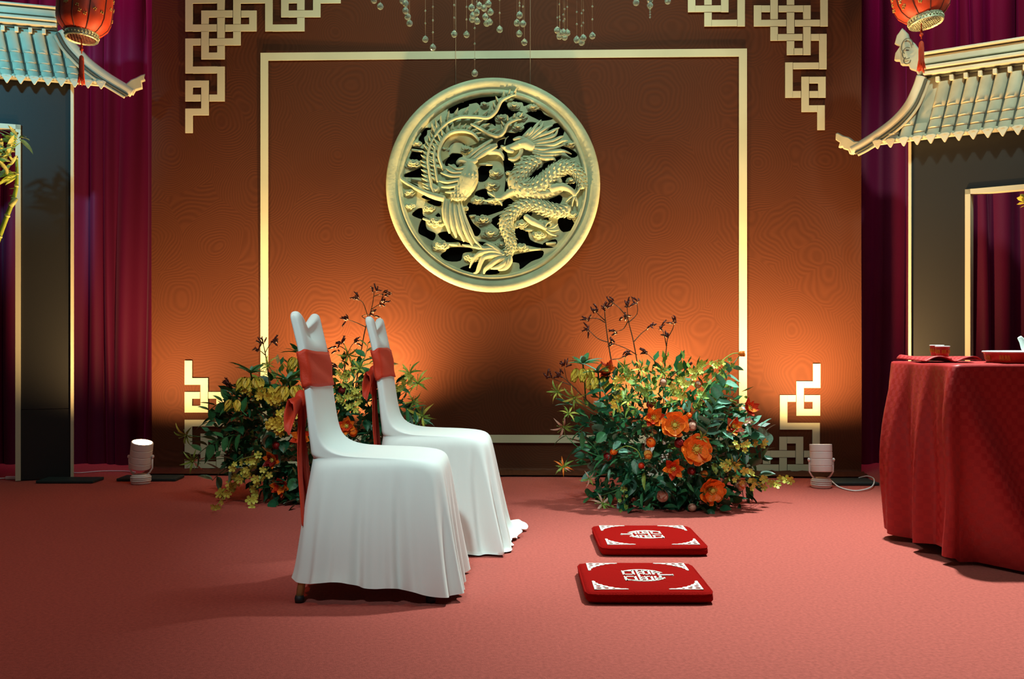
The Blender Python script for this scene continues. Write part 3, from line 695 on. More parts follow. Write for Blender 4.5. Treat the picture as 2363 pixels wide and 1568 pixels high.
GL, GLM = gate('cyan-lit tiled gate roof on dark panels with bamboo in its doorway', Vector((-2.66, 5.88, 0)), angL, dict(
    side=-1, edge=163, inner=48, door_top=289, seam=.425, lean=.20, pitch=30, drip0=0,
    hip=[c2(800,568), c2(740,532), c2(640,470), c2(540,395), c2(470,325), c2(420,265), c2(380,190)],
    eave=[c2(640,512), c2(0,470)], roof_top=[c2(375,192), c2(0,160)], ridge_top=[c2(345,62), c2(0,30)],
    drip_first=c2(612,512), finial=[c2(340,-150), c2(400,-130), c2(398,-20), c2(388,70), c2(376,150), c2(342,150)],
    tip=[c2(875,455), c2(868,480), c2(876,492), c2(855,500), c2(860,540), c2(820,552), c2(805,578), c2(740,562), c2(735,520), c2(760,515), c2(790,490), c2(820,478), c2(850,462)]))

# ------------------------------------------------------------------ steel foot plates
def plate(px0, px1, py, label, dy=.20):
    a, b_ = on_floor(px0, py), on_floor(px1, py); m = MB()
    m.box(((a.x+b_.x)/2, a.y+dy/2, .010), (b_.x-a.x, dy, .016)); o = bevel(m.build('foot_plate', steel_teal, smooth=False), .004)
    tag(o, label, 'plate'); return o
plate(82, 214, 1117, 'teal steel foot plate on the carpet under the cyan-lit gate pillar', .16)
plate(268, 405, 1112, 'teal steel foot plate on the carpet behind the glowing uplighter', .16)
plate(1925, 2030, 1122, 'teal steel foot plate on the carpet between right uplighter and tea table', .2)

# ------------------------------------------------------------------ uplighters
def uplighter(loc, lean, label, power, col, aim, ang, rotz=0, group=None):
    U = thing('uplighter', label, 'lamp', loc, rotz, group)
    m = MB(); m.lathe([(0,.002),(.052,.002),(.055,.006),(.053,.05),(.046,.055),(0,.055)], 28); sharp(m.build('base', lamp_white, U))
    m = MB()
    for k in range(3): m.lathe([(.055+.004*math.cos(a), .020+.010*k+.004*math.sin(a)) for a in [q*PI/3 for q in range(7)]], 28)
    m.build('wound_cable', cable_m, U)
    piv = Vector((0, 0, .155))
    R = Matrix.Translation(piv) @ Matrix.Rotation(lean[0], 4, 'X') @ Matrix.Rotation(lean[1], 4, 'Y') @ Matrix.Translation(-piv)
    for s in (-1, 1):
        m = MB(); m.tube([(s*.035,0,.053),(s*.052,0,.066),(s*.067,0,.09),(s*.068,0,.16)], .005, 6); m.build('yoke_arm', lamp_white, U)
    for s in (-1, 1):
        m = MB(); m.ball((s*.070,0,.158), (.008,.011,.011), 10, 6); m.build('knob', lamp_white, U)
    m = MB(); prof = [(.0,.090),(.052,.090),(.060,.094)]
    for z in (.125, .165, .205): prof += [(.062, z-.003), (.0595, z-.001), (.0595, z+.001), (.062, z+.003)]
    prof += [(.062, .243), (.060, .246), (.056, .246), (.054, .238), (0, .238)]
    m.lathe(prof, 32); can = sharp(m.build('can', lamp_white, U, M=R), 30)
    m = MB(); m.lathe([(0,.2395),(.053,.2395)], 24); m.build('lens', bulb, can)
    w = Matrix.Translation(loc) @ Matrix.Rotation(rotz, 4, 'Z') @ R
    p = w @ Vector((0, 0, .262))
    spot('uplight', p, aim, power, col, ang, 1.0, .04)
    return U
WARM = (1.0, .58, .22)
def upl(px, py, **k): return on_floor(px, py)
p = on_floor(325, 1117); uplighter(p, (math.radians(9), math.radians(9)), 'white can uplighter with glowing lens before the red curtain', 170, WARM, (-2.12, 6.02, 2.0), 158)
p = on_floor(1895, 1126); uplighter(p, (math.radians(-6), 0), 'white can uplighter with coiled cable between flowers and tea table', 290, WARM, (1.93, 5.98, 2.0), 150)
uplighter(Vector((-.96, 5.80, 0)), (math.radians(-10), 0), 'white can uplighter hidden behind the flowers beside the chairs', 430, WARM, (-.95, 6.02, 2.2), 150)
uplighter(Vector((.85, 5.78, 0)), (math.radians(-10), 0), 'white can uplighter hidden behind the poppy arrangement', 320, WARM, (.86, 6.00, 2.2), 150)

# cables
def cable(pts, label, r=.004, name='power_cable'):
    P = smooth_path(pts, 8); m = MB(); m.tube(P, r, 6); return tag(m.build(name, cable_m), label, 'cable')
z = .006
cable([on_floor(1918,1122)+Vector((0,0,.03)), on_floor(1938,1128)+Vector((0,0,z)), on_floor(1975,1136)+Vector((0,0,z)), on_floor(2010,1130)+Vector((0,0,.012)), on_floor(2017,1116)+Vector((0,0,.022)), on_floor(2002,1108)+Vector((0,0,.022)), on_floor(1982,1112)+Vector((0,0,.022))], 'white looped cable on the carpet beside the right uplighter')
cable([on_floor(312,1098)+Vector((0,0,.02)), on_floor(290,1090)+Vector((0,0,z)), on_floor(235,1090)+Vector((0,0,z)), on_floor(175,1094)+Vector((0,0,z)), on_floor(110,1090)+Vector((0,.05,z))], 'white cable running from glowing uplighter behind the dark gate pillar', .0035)
C2 = thing('inline_switch', 'white inline switch on its cable lying by the dark gate pillar', 'switch', on_floor(27, 1108))
m = MB(); m.box((0,0,.012), (.072,.022,.02)); bevel(m.build('switch_body', cable_m, C2, smooth=False), .006, 3)
m = MB(); m.tube([(-.3,-.02,.006),(-.15,0,.006),(-.03,0,.01)], .0035, 6); m.tube([(.03,0,.01),(.07,.02,.006),(.13,.12,.006)], .0035, 6); m.build('cable', cable_m, C2)

# ------------------------------------------------------------------ lanterns
def lantern(px, py_bot, Y, label, tilt, tassel_dx, s=1.0):
    c = at(px, py_bot, Y)                              # centre of the lower rim
    L = thing('palace_lantern', label, 'lantern', c); L.rotation_euler = tilt
    n = 10; prof = [(.082,.035),(.100,.045),(.126,.075),(.138,.11),(.141,.17),(.141,.25),(.138,.32),(.120,.36),(.085,.39)]
    for k in range(n):                                 # silk panels bulge between the ribs
        m = MB()
        def fn(u, v, k=k):
            a = 2*PI*(k+u)/n; t = v*(len(prof)-1); i = min(int(t), len(prof)-2); r, z = [lerp(prof[i][q], prof[i+1][q], t-i) for q in (0, 1)]
            r *= 1+.035*math.sin(PI*u); return (r*math.cos(a), r*math.sin(a), z)
        m.grid(fn, 5, 16); m.build('silk_panel', lantern_red, L)
        m = MB(); a = 2*PI*k/n; m.tube([(r*math.cos(a)*1.005, r*math.sin(a)*1.005, z) for r, z in prof], .0035, 5); m.build('rib', lantern_rib, L)
        m = MB()                                       # gold brocade sprigs on each panel
        rr = random.Random(k*7+int(px))
        for q in range(7):
            a = 2*PI*(k+rr.uniform(.2,.8))/n; zz = rr.uniform(.08,.34); rad = interp([(z, r) for r, z in prof], zz)*1.036
            for e in range(4):
                b_ = e*PI/2+rr.random(); m.ball((rad*math.cos(a)-math.sin(a)*.007*math.cos(b_), rad*math.sin(a)+math.cos(a)*.007*math.cos(b_), zz+.007*math.sin(b_)), .0042, 5, 4)
        m.build('gold_sprig', mat_gold_sprig, L)
    m = MB(); m.lathe([(.080,.002),(.083,.0),(.087,.004),(.084,.010),(.081,.022),(.086,.028),(.088,.036),(.083,.040),(.076,.036),(.074,.006),(.080,.002)], 40); sharp(m.build('lower_collar', filigree, L))
    m = MB()
    for k in range(30): a = 2*PI*k/30; m.ball((.087*math.cos(a), .087*math.sin(a), .020), .0055, 6, 4)
    m.build('collar_beading', filigree, L)
    m = MB()
    m.lathe([(0,.012),(.074,.012)], 28); m.build('base_disc', filigree_dk, L)
    m = MB()
    for k in range(9): x = -.06+.015*k; h_ = math.sqrt(max(.0001,.074**2-x*x)); m.box((x,0,.009),(.004,2*h_,.005)); m.box((0,x,.009),(2*h_,.004,.005))
    m.build('lattice', filigree if px > 1000 else filigree_dk, L)
    m = MB(); m.lathe([(.085,.385),(.09,.395),(.088,.42),(.06,.43),(0,.435)], 36); m.build('upper_collar', filigree, L)
    m = MB(); m.tube([(0,0,.43),(0,0,1.6)], .004, 6); m.build('hanging_cord', lantern_rib, L)
    T = Matrix.Translation((tassel_dx, 0, 0)) @ Matrix.Rotation(-tilt[1], 4, 'Y') @ Matrix.Rotation(-tilt[0], 4, 'X')
    m = MB(); m.tube([(0,0,.008),(0,0,-.03),(.001,0,-.075)], .003, 6); m.ball((0,0,-.035),(.007,.007,.012),8,6); m.ball((0,0,-.052),(.010,.010,.011),8,6); m.build('tassel_cord', tassel_m, L, M=T)
    m = MB(); rr = random.Random(int(px))
    m.lathe([(.004,-.085),(.011,-.093),(.013,-.105),(.012,-.15),(.014,-.20),(.010,-.215),(0,-.215)], 16)
    for k in range(40):
        a = rr.uniform(0, 2*PI); r = .012; e = rr.uniform(.008,.024); m.tube([(r*.6*math.cos(a), r*.6*math.sin(a), -.09),(r*math.cos(a), r*math.sin(a), -.12),(r*1.05*math.cos(a), r*1.05*math.sin(a), -.18),(e*math.cos(a), e*math.sin(a), -.225-rr.uniform(0,.025))], .0017, 4)
    m.build('tassel', tassel_m, L, M=T)
    return L
mat_gold_sprig = mat('gold_brocade', (.50, .34, .10), .45, metal=.4)
lantern(188, 92, 5.35, 'dark red silk palace lantern hanging before the cyan-lit gate roof', (math.radians(-4), math.radians(5), .3), 0)
lantern(2138, 56, 5.05, 'bright red palace lantern with silvery lattice base hanging before the right gate', (math.radians(-9), math.radians(-7), .2), -.03)

# ------------------------------------------------------------------ covered chairs
ST = [  # z, rear x, front x, half width
 (.10,-.246,.262,.248),(.20,-.236,.250,.238),(.30,-.225,.240,.227),(.37,-.216,.233,.217),(.410,-.211,.228,.210),(.430,-.209,.221,.204),(.444,-.207,.206,.195),
 (.451,-.206,.175,.189),(.455,-.206,.120,.187),(.457,-.206,.050,.186),(.459,-.206,-.020,.186),(.463,-.207,-.075,.186),(.473,-.208,-.118,.187),(.492,-.210,-.148,.188),
 (.52,-.213,-.166,.189),(.57,-.217,-.178,.190),(.64,-.223,-.188,.190),(.72,-.234,-.199,.190),(.80,-.247,-.210,.189)]
def rr_dir(th, p=7.0):
    c, s = math.cos(th), math.sin(th); r = (abs(c)**p+abs(s)**p)**(-1/p); return c*r, s*r
def back_at(z): return tuple(interp([(q[0], q[k]) for q in ST], z) for k in (1, 2, 3))
def ztop(y): a = min(1, abs(y)/.150); return .930-.050*(1-a**1.1)-(.012*max(0, (abs(y)-.165)/.02) if abs(y) > .165 else 0)
def cover_mesh(seed, hem_lift, pool, flare):
    rnd = random.Random(seed); N = 192; rings = []
    ph = [rnd.uniform(0, 6.28) for _ in range(6)]
    def folds(th):                                      # deep at the front, shallow along the sides
        front = .5+.5*math.cos(th); k = .60+.40*front**1.5
        corner = math.exp(-((abs(((th+PI) % (2*PI))-PI)-PI/4)/.30)**2)
        return (k*(.55*math.sin(23*th+ph[0])+.45*math.sin(37*th+ph[1])+.30*math.sin(13*th+ph[2])) + corner*(1.2*math.sin(27*th+ph[3])+.9))
    def ring(z_of, xr, xf, hw, amp, p=7.0):
        out = []
        for i in range(N):
            th = 2*PI*i/N; c, s = rr_dir(th, p)
            cx = (xr+xf)/2; a = (xf-xr)/2
            q = amp*folds(th) if amp else 0
            out.append(Vector((cx+c*(a+q), s*(hw+q), z_of(th, s*hw))))
        return out
    fl = flare
    def hem(th, y):
        f = .5+.5*math.cos(th)
        return max(.004, hem_lift*(1-f**2.2)+.006*math.sin(9*th+ph[4])+.008*folds(th)*.5+.004)
    if pool:                                            # extra cloth lies crumpled on the carpet in front
        def pz(th, y): return .006+.004*abs(math.sin(9*th+ph[5]))
        r0 = ring(pz, -.262, .285+fl, .275+fl, .010)
        for i, v in enumerate(r0):
            f = max(0, math.cos(2*PI*i/N-.55)); v.x += .060*f**5*(1+.25*math.sin(i*.42)); v.y += .03*f**5; v.z += .030*f**5*abs(math.sin(i*.21))
        rings.append(r0)
    rings.append(ring(hem, -.256, .275+fl*.8, .262+fl*.8, .019))
    for (z, xr, xf, hw) in ST:
        t = max(0, min(1, (.42-z)/.40)); e = fl*.7*t
        rings.append(ring(lambda th, y, z=z: z+(.004*math.sin(3*th+1)*t), xr-.004*t, xf+e, hw+e, .020*t**1.0 if z < .43 else 0, 7 if z < .49 else 5))
    for t in (.3, .6, .85, .97):
        xr, xf = lerp(-.247, -.276, t), lerp(-.210, -.240, t)
        r = ring(lambda th, y, t=t: .80+(ztop(y)-.80)*t, xr, xf, lerp(.189, .188, t), 0, 5)
        for v in r:
            if v.x > (xr+xf)/2:                         # the front sags in a shallow cowl
                sg = max(0, 1-(abs(v.y)/.15)**2); v.x += .016*sg*math.sin(t*6.5+.8*abs(v.y)/.15)-.006*sg
        rings.append(r)
    r = [Vector((lerp(-.257, v.x, .35), v.y*.985, ztop(v.y)+.003)) for v in rings[-1]]; rings.append(r)
    m = MB(); vs = [v for r in rings for v in r]
    fs = [(j*N+i, j*N+(i+1) % N, (j+1)*N+(i+1) % N, (j+1)*N+i) for j in range(len(rings)-1) for i in range(N)]
    b = (len(rings)-1)*N
    fs += [(b+i % N, b+(i+1) % N, b+(N//2-i-1) % N, b+(N//2-i) % N) for i in range(-N//4, N//4)]
    m.add(vs, fs); me = m.mesh('cover'); me.materials.append(white_cloth); return me
def chair(loc, label, seed, hem_lift, pool, flare, bow, rotz=0):
    Cc = thing('banquet_chair', label, 'chair', loc, rotz, None)
    o = link('slip_cover', cover_mesh(seed, hem_lift, pool, flare), white_cloth, Cc)
    md = o.modifiers.new('sub', 'SUBSURF'); md.levels = 1; md.render_levels = 1
    for (x, y) in ((-.215,-.17),(-.215,.17),(.185,-.17),(.185,.17)):
        m = MB(); dx = -.03 if x < 0 else .012
        m.tube([(x*.85,y*.88,.42),(x*.94+dx*.2,y*1.10,.2),(x+dx*.45,y*1.33,.016)], .0125, 10); lg = m.build('leg', gold_metal, Cc)
        m = MB(); m.lathe([(0,0),(.015,0),(.016,.012),(.013,.022),(0,.022)], 12, c=(x+dx*.45,y*1.33,.001)); m.build('foot_cap', rubber, lg)
    # sash round the back
    N = 96
    def sf(u, v):
        th = 2*PI*u; z = lerp(.684, .802, v)+.006*math.sin(th*2+seed)+.0015*math.sin(5*th+1)
        xr, xf, hw = back_at(min(z, .80)); c, s = rr_dir(th, 5); off = .006+.002*math.sin(v*9+th*3)
        return ((xr+xf)/2+c*((xf-xr)/2+off), s*(hw+off), z)
    m = MB(); m.grid(sf, N, 10, True); sh = m.build('sash', sash_m, Cc)
    sm = sh.modifiers.new('solid', 'SOLIDIFY'); sm.thickness = .002
    xb, yb, zb = bow
    m = MB(); m.ball((xb-.012,yb,zb),(.022,.028,.034),12,8); m.build('bow_knot', sash_m, sh)
    for s in (-1, 1):                                   # gathered loops
        def lf(u, v, s=s):
            a = u*2*PI; l = .10*math.sin(v*PI/2)**.8; w = .016+.038*v
            return (xb-.012-.012*v-.010*math.sin(a)*(1+v*.6)-.006*v*v, yb+s*l*(1-.1*math.cos(a)), zb+math.cos(a)*w-.05*v+.006*math.sin(5*a)*v)
        m = MB(); m.grid(lf, 24, 8, True); m.build('bow_loop', sash_m, sh)
    for s, ln in ((-1, .40), (1, .36)):
        def tf(u, v, s=s, ln=ln):
            w = .028+.034*min(1, v*2.2); y = yb+s*.018+(u-.5)*2*w*.75+s*.03*v
            return (xb-.012-.004*math.sin(PI*min(1, v*1.3))+.018*v-.006*math.sin(u*9+v*3)-.012*(u-.5), y, zb-.01-ln*v+(.02*(u-.5)*s if v > .95 else 0))
        m = MB(); m.grid(tf, 10, 16); tl = m.build('sash_tail', sash_m, sh); sm = tl.modifiers.new('solid', 'SOLIDIFY'); sm.thickness = .002
    return Cc
chair(Vector((-.45, 3.34, 0)), 'white covered chair with red sash and raised hem showing brass leg', 4, .068, False, .0, (-.237, -.11, .640))
chair(Vector((-.315, 4.06, 0)), 'white covered chair with red bow whose hem pools on the carpet', 9, .0, True, .02, (-.245, -.02, .700))

# ------------------------------------------------------------------ double happiness sign
def double_joy(m, M, s, th=.0016, round_=True):
    """the wedding character, unit square centred on 0, top towards +y"""
    def bar(x0, y0, x1, y1):
        c = M @ Vector(((x0+x1)/2*s, (y0+y1)/2*s, th/2)); R = M.to_3x3().to_4x4()
        m.box(c, (abs(x1-x0)*s, abs(y1-y0)*s, th), R)
    w = .052
    def hb(y, x0, x1): bar(x0, y-w/2, x1, y+w/2)
    def vb(x, y0, y1): bar(x-w/2, y0, x+w/2, y1)
    lim = (lambda y: .5*math.sqrt(max(0, 1-(y/.53)**2))) if round_ else (lambda y: .47)
    for sx in (-1, 1):
        cx = .235*sx; e = lim
        vb(cx, .26, .47)
        hb(.38, *sorted((sx*.03, sx*min(.42, e(.38)))))
        hb(.27, *sorted((sx*.07, sx*min(.46, e(.27)))))
        o = min(.44, e(.15))                           # upper mouth
        hb(.19, *sorted((sx*.07, sx*o))); hb(.07, *sorted((sx*.07, sx*o))); vb(sx*.095, .07, .19); vb(sx*(o-.026), .07, .19)
        vb(sx*.16, -.06, .06); vb(sx*.31, -.06, .06)
        o = min(.44, e(-.28))                          # lower mouth
        hb(-.15, *sorted((sx*.07, sx*o))); hb(-.36, *sorted((sx*.07, sx*o))); vb(sx*.095, -.36, -.15); vb(sx*(o-.026), -.36, -.15)
    hb(-.055, -.49, .49)

# ------------------------------------------------------------------ kneeling cushions
def cushion(x0, x1, y0, y1, label, top_dir):
    Q = thing('kneeling_cushion', label, 'cushion', ((x0+x1)/2, (y0+y1)/2, 0), 0)
    ax, ay = (x1-x0)/2, (y1-y0)/2; N = 96; rings = []
    for z, ins in ((.001,.02),(.006,.006),(.014,.0),(.026,.0),(.035,.005),(.0395,.016),(.041,.04),(.041,.12),(.041,.19)):
        rg = []
        for i in range(N):
            c, s = rr_dir(2*PI*i/N, 16); cor = max(0, min(abs(c), abs(s))-.93)/.07
            rg.append(Vector((c*(ax-ins+.010*cor), s*(ay-ins+.010*cor), z-.004*cor*(1 if z > .02 else 0)+.0012*math.sin(i*.9)*(1 if .01 < z < .036 else 0))))
        rings.append(rg)
    m = MB(); vs = [v for r in rings for v in r]+[Vector((0,0,.041))]
    fs = [(j*N+i, j*N+(i+1) % N, (j+1)*N+(i+1) % N, (j+1)*N+i) for j in range(len(rings)-1) for i in range(N)]
    fs += [((len(rings)-1)*N+i, (len(rings)-1)*N+(i+1) % N, len(vs)-1) for i in range(N)]+[tuple(range(N-1,-1,-1))]
    m.add(vs, fs); m.build('pad', cushion_m, Q)
    m = MB(); m.tube([(rr_dir(2*PI*i/64, 16)[0]*(ax-.001), rr_dir(2*PI*i/64, 16)[1]*(ay-.001), .031) for i in range(65)], .0035, 6); m.build('piping', cushion_m, Q)
    m = MB(); M = Matrix.Translation((.0, .0, .0405)) @ Matrix.Rotation(-PI/2*top_dir, 4, 'Z')
    double_joy(m, M, .160, .0022)
    for sx in (-1, 1):                                  # outer arcs of the round sign
        P = [M @ Vector((.075*math.sin(a)*sx*1.02, .080*math.cos(a), .001)) for a in [k*PI/14 for k in range(2, 12)]]; m.tube(P, .0032, 5)
    m.tube([M @ Vector((0, .062, .001)), M @ Vector((0, .104, .001))], .0042, 6); m.ball(M @ Vector((0,.104,.001)), .0055, 6, 4)
    m.build('double_joy_emblem', silver_thread, Q, smooth=False)
    ol = [(0,0),(1,0),(1.02,.05),(.93,.10),(.80,.09),(.72,.16),(.62,.17),(.56,.27),(.45,.30),(.40,.40),(.30,.45),(.27,.56),(.17,.62),(.16,.72),(.09,.80),(.10,.93),(.05,1.02),(0,1)]
    hs = [[(cx+r*math.cos(a*PI/4), cy+r*math.sin(a*PI/4)) for a in range(8)] for cx, cy, r in ((.14,.14,.085),(.37,.14,.075),(.14,.37,.075),(.31,.28,.05),(.58,.085,.05),(.085,.58,.05))]
    k = .108; me = fill([[(p[0]*k, p[1]*k) for p in lp] for lp in [ol]+hs], .002)
    for sx in (-1, 1):
        for sy in (-1, 1):
            M = Matrix.Translation((sx*(ax-.030), sy*(ay-.030), .0412)) @ Matrix.Diagonal((-sx, -sy, 1, 1))
            o = link('corner_embroidery', me, silver_thread, Q, M=M)
    return Q
a0, a1 = on_floor(1352, 1397), on_floor(1650, 1397)
cushion(a0.x, a1.x, a0.y, a0.y+.425, 'red plush kneeling cushion whose emblem spike points to the table, further from flowers', 1)
a0, a1 = on_floor(1386, 1286), on_floor(1637, 1286)
cushion(a0.x, a1.x, a0.y, a0.y+.445, 'red plush kneeling cushion just before the poppies, emblem spike towards the chairs', -1)

# ------------------------------------------------------------------ tea table
TZ = .742
TX0, TX1, TY0, TY1 = 1.645, 3.15, 3.62, 4.24
T = thing('tea_table', 'long table wholly hidden under the red damask cloth', 'table', ((TX0+TX1)/2, (TY0+TY1)/2, 0))
m = MB(); m.box((0,0,TZ-.018),(TX1-TX0-.02,TY1-TY0-.02,.026)); m.build('table_top', wood_dark, T, smooth=False)
for sx in (-1, 1):
    for sy in (-1, 1):
        m = MB(); m.box((sx*(TX1-TX0-.3)/2, sy*(TY1-TY0-.24)/2, (TZ-.03)/2), (.05,.05,TZ-.032)); m.build('leg', wood_dark, T, smooth=False)
def rrp(s, ax, ay, r):                                  # rounded rectangle by arc length, from the middle of the front edge going -x
    Lx, Ly, La = 2*(ax-r), 2*(ay-r), PI*r/2; per = 2*Lx+2*Ly+4*La; d = (s % 1)*per
    if d < Lx/2: return Vector((-d, -ay, 0)), Vector((0,-1,0))
    d -= Lx/2
    for k, (cx, cy, a0, L) in enumerate(((-ax+r,-ay+r,-PI/2,Ly),(-ax+r,ay-r,PI,Lx),(ax-r,ay-r,PI/2,Ly),(ax-r,-ay+r,0,Lx))):
        if d < La:
            a = a0-d/r; n = Vector((math.cos(a), math.sin(a), 0)); return Vector((cx, cy, 0))+n*r, n
        d -= La
        if d < L:
            n = (Vector((-1,0,0)), Vector((0,1,0)), Vector((1,0,0)), Vector((0,-1,0)))[k]; t = (Vector((0,1,0)), Vector((1,0,0)), Vector((0,-1,0)), Vector((-1,0,0)))[k]
            e = a0-PI/2; st = Vector((cx, cy, 0))+Vector((math.cos(e), math.sin(e), 0))*r; return st+t*d, n
        d -= L
    return Vector((0, -ay, 0)), Vector((0,-1,0))
ax, ay, rc = (TX1-TX0)/2+.004, (TY1-TY0)/2+.004, .03
per = 4*(ax-rc)+4*(ay-rc)+2*PI*rc
sc0 = (ax-rc/2)/per                                      # near left corner along the edge
sc1 = sc0+2*ay/per
NS = 560; rows = [0,.015,.04,.08,.14,.21,.29,.38,.47,.56,.65,.74,.83,.91,.97,1.0]
vs = []; uvs = []
for v in rows:
    for i in range(NS):
        s = i/NS; p, n = rrp(s, ax, ay, rc)
        dcor = (s-sc0)*per; dco2 = (s-sc1)*per; drop = v**1.15
        side = 1 if sc0 < s < sc1 else 0
        o = .0
        o += .17*math.exp(-((dcor+.22*v-.01)/(.045+.05*v))**2)*drop     # the free corner of the cloth kicks out
        o -= .060*math.exp(-((dcor+.16*v-.13)/.05)**2)*drop
        o += .038*math.exp(-((dco2+.10)/.14)**2)*math.sin(PI*min(1, v*1.25)*.62)*1.0
        if side: o += (.042*math.sin(dcor*2*PI/.24+.6+.8*v)+.016*math.sin(dcor*2*PI/.105))*drop**.8 + .02*math.sin(v*PI)
        elif s < sc0: o += .014*math.sin(s*per*5.5+.8)*drop*math.exp(-((dcor+.0)/.5)**2) + .012*drop
        else: o += .012*math.sin(s*per*9)*drop
        o = max(o, -.010)
        # lower edge: rises along the left side
        zb = .012
        if side: zb = .012+.030*abs(math.sin(dcor*7+.5))
        if s < sc0: zb = .012+(.020+.010*math.sin(s*per*4))*max(0, min(1, (-dcor-.30)/.25))
        z = TZ+.004-(TZ+.004-zb)*v
        if v == 0: o = -.002
        q = p+n*o; q.z = z+(.002*math.sin(s*per*22) if (side and v == 0) else 0)
        vs.append(q); uvs.append((s*per, v*.74))
kv = rows.index(.56); cum = [0.0]
for i in range(1, NS): cum.append(cum[-1]+(vs[kv*NS+i]-vs[kv*NS+i-1]).length)
uvs = [(cum[k % NS], q[1]) for k, q in enumerate(uvs)]
topz = TZ+.0045
fs = [(j*NS+i, j*NS+(i+1) % NS, (j+1)*NS+(i+1) % NS, (j+1)*NS+i) for j in range(len(rows)-1) for i in range(NS)]
cv = len(vs); vs.append(Vector((0,0,topz))); uvs.append((0,0))
fs += [(i, (i+1) % NS, cv) for i in range(NS)]
m = MB(); m.add([v+Vector(((TX0+TX1)/2, (TY0+TY1)/2, 0)) for v in vs], fs); o = m.build('tablecloth', tablecloth_m)
uvl = o.data.uv_layers.new(name='UVMap')
for lp in o.data.loops:
    q = uvs[lp.vertex_index]; co = o.data.vertices[lp.vertex_index].co
    uvl.data[lp.index].uv = q if lp.vertex_index >= NS and lp.vertex_index != cv else (co.x, co.y)
tag(o, 'red damask cloth draped over the long table with its corner trailing', 'tablecloth')

# folded cloth lying along the back of the table top
fx0, fx1 = 1.658, 1.880
def fcl(u, v):
    x = lerp(fx0, fx1, u); y = lerp(3.90, 4.20, v); arch = .5+.5*math.sin(u*11-1.2)
    return (x, y+.012*math.sin(u*13), TZ+.008+.020*arch*(1-.3*v)+.016*math.exp(-((u-.08)/.08)**2)*(v))
m = MB(); m.grid(fcl, 40, 12); o = m.build('folded_cloth', tablecloth_m); sm = o.modifiers.new('solid', 'SOLIDIFY'); sm.thickness = .004; sm.offset = 1
uvl = o.data.uv_layers.new(name='UVMap')
for lp in o.data.loops: co = o.data.vertices[lp.vertex_index].co; uvl.data[lp.index].uv = (co.x*1.3, co.y*1.3)
tag(o, 'rumpled red damask runner under the two paper cups', 'cloth')

def cup(px, py, Y, label):
    c = at(px, py, Y); K = thing('tea_cup', label, 'cup', c)
    m = MB(); m.lathe([(0,.002),(.021,.002),(.022,.0),(.023,.001),(.0275,.040)], 28); m.build('wall', tray_red, K)
    m = MB(); m.lathe([(.0272,.040),(.0292,.041),(.0295,.0435),(.0280,.045),(.0262,.043),(.022,.006),(0,.005)], 28); m.build('rim', china, K)
    for a in (-1.1, -.2, .7, 1.6, 2.5, 3.5, 4.4):
        m = MB(); r = .0258; M = Matrix.Translation((r*math.sin(a), -r*math.cos(a), .021)) @ Matrix.Rotation(a, 4, 'Z') @ Matrix.Rotation(PI/2+.1, 4, 'X'); double_joy(m, M, .019, .0012, False); m.build('gold_sign', tray_gold, K, smooth=False)
    return K
cup(2162, 821, 4.12, 'small red and gold tea cup behind its twin on the runner')
cup(2175, 824, 4.02, 'small red and gold tea cup in front of its twin on the runner')
# tray with teapot
tc_ = Vector((2.095, 3.87, TZ+.0055)); TR = thing('tea_tray', 'round red tray with white rim and gold double joy signs on table', 'tray', tc_)
m = MB(); m.lathe([(0,.003),(.188,.003),(.190,.0),(.193,.003),(.203,.040)], 72); m.build('wall', tray_red, TR)
m = MB(); m.lathe([(.2025,.040),(.208,.0405),(.209,.0445),(.206,.047),(.201,.045),(.190,.008),(0,.007)], 72); m.build('rim', china, TR)
for k in range(12):
    for e in (-.066, .066):
        m = MB(); a = k*2*PI/12+e-.62; r = .1985; M = Matrix.Translation((r*math.sin(a), -r*math.cos(a), .021)) @ Matrix.Rotation(a, 4, 'Z') @ Matrix.Rotation(PI/2+.2, 4, 'X'); double_joy(m, M, .024, .0015, False); m.build('gold_sign', tray_gold, TR, smooth=False)
m = MB(); a = -.33; m.box((.199*math.sin(a), -.199*math.cos(a), .021), (.0012,.0012,.036)); m.build('seam', china, TR, smooth=False)
PO = thing('teapot', 'white china teapot with short spout standing in the red tray', 'teapot', tc_+Vector((.035, .02, .008)))
m = MB(); m.lathe([(0,0),(.045,0),(.047,.004),(.060,.02),(.072,.042),(.073,.055),(.064,.072),(.048,.082),(.040,.084)], 40); m.build('body', china, PO)
m = MB(); m.lathe([(.041,.084),(.042,.087),(.030,.094),(.012,.099),(.007,.102),(.011,.109),(.007,.115),(0,.116)], 28); m.build('lid', china, PO)
m = MB(); P = smooth_path([(-.05,0,.035),(-.078,0,.048),(-.092,0,.075),(-.106,0,.094)], 5); m.tube(P, [lerp(.022,.0085,k/(len(P)-1)) for k in range(len(P))], 12); m.build('spout', china, PO)
m = MB(); m.tube(smooth_path([(.055,0,.072),(.085,0,.078),(.098,0,.058),(.085,0,.035),(.062,0,.030)], 5), .006, 8); m.build('handle', china, PO)

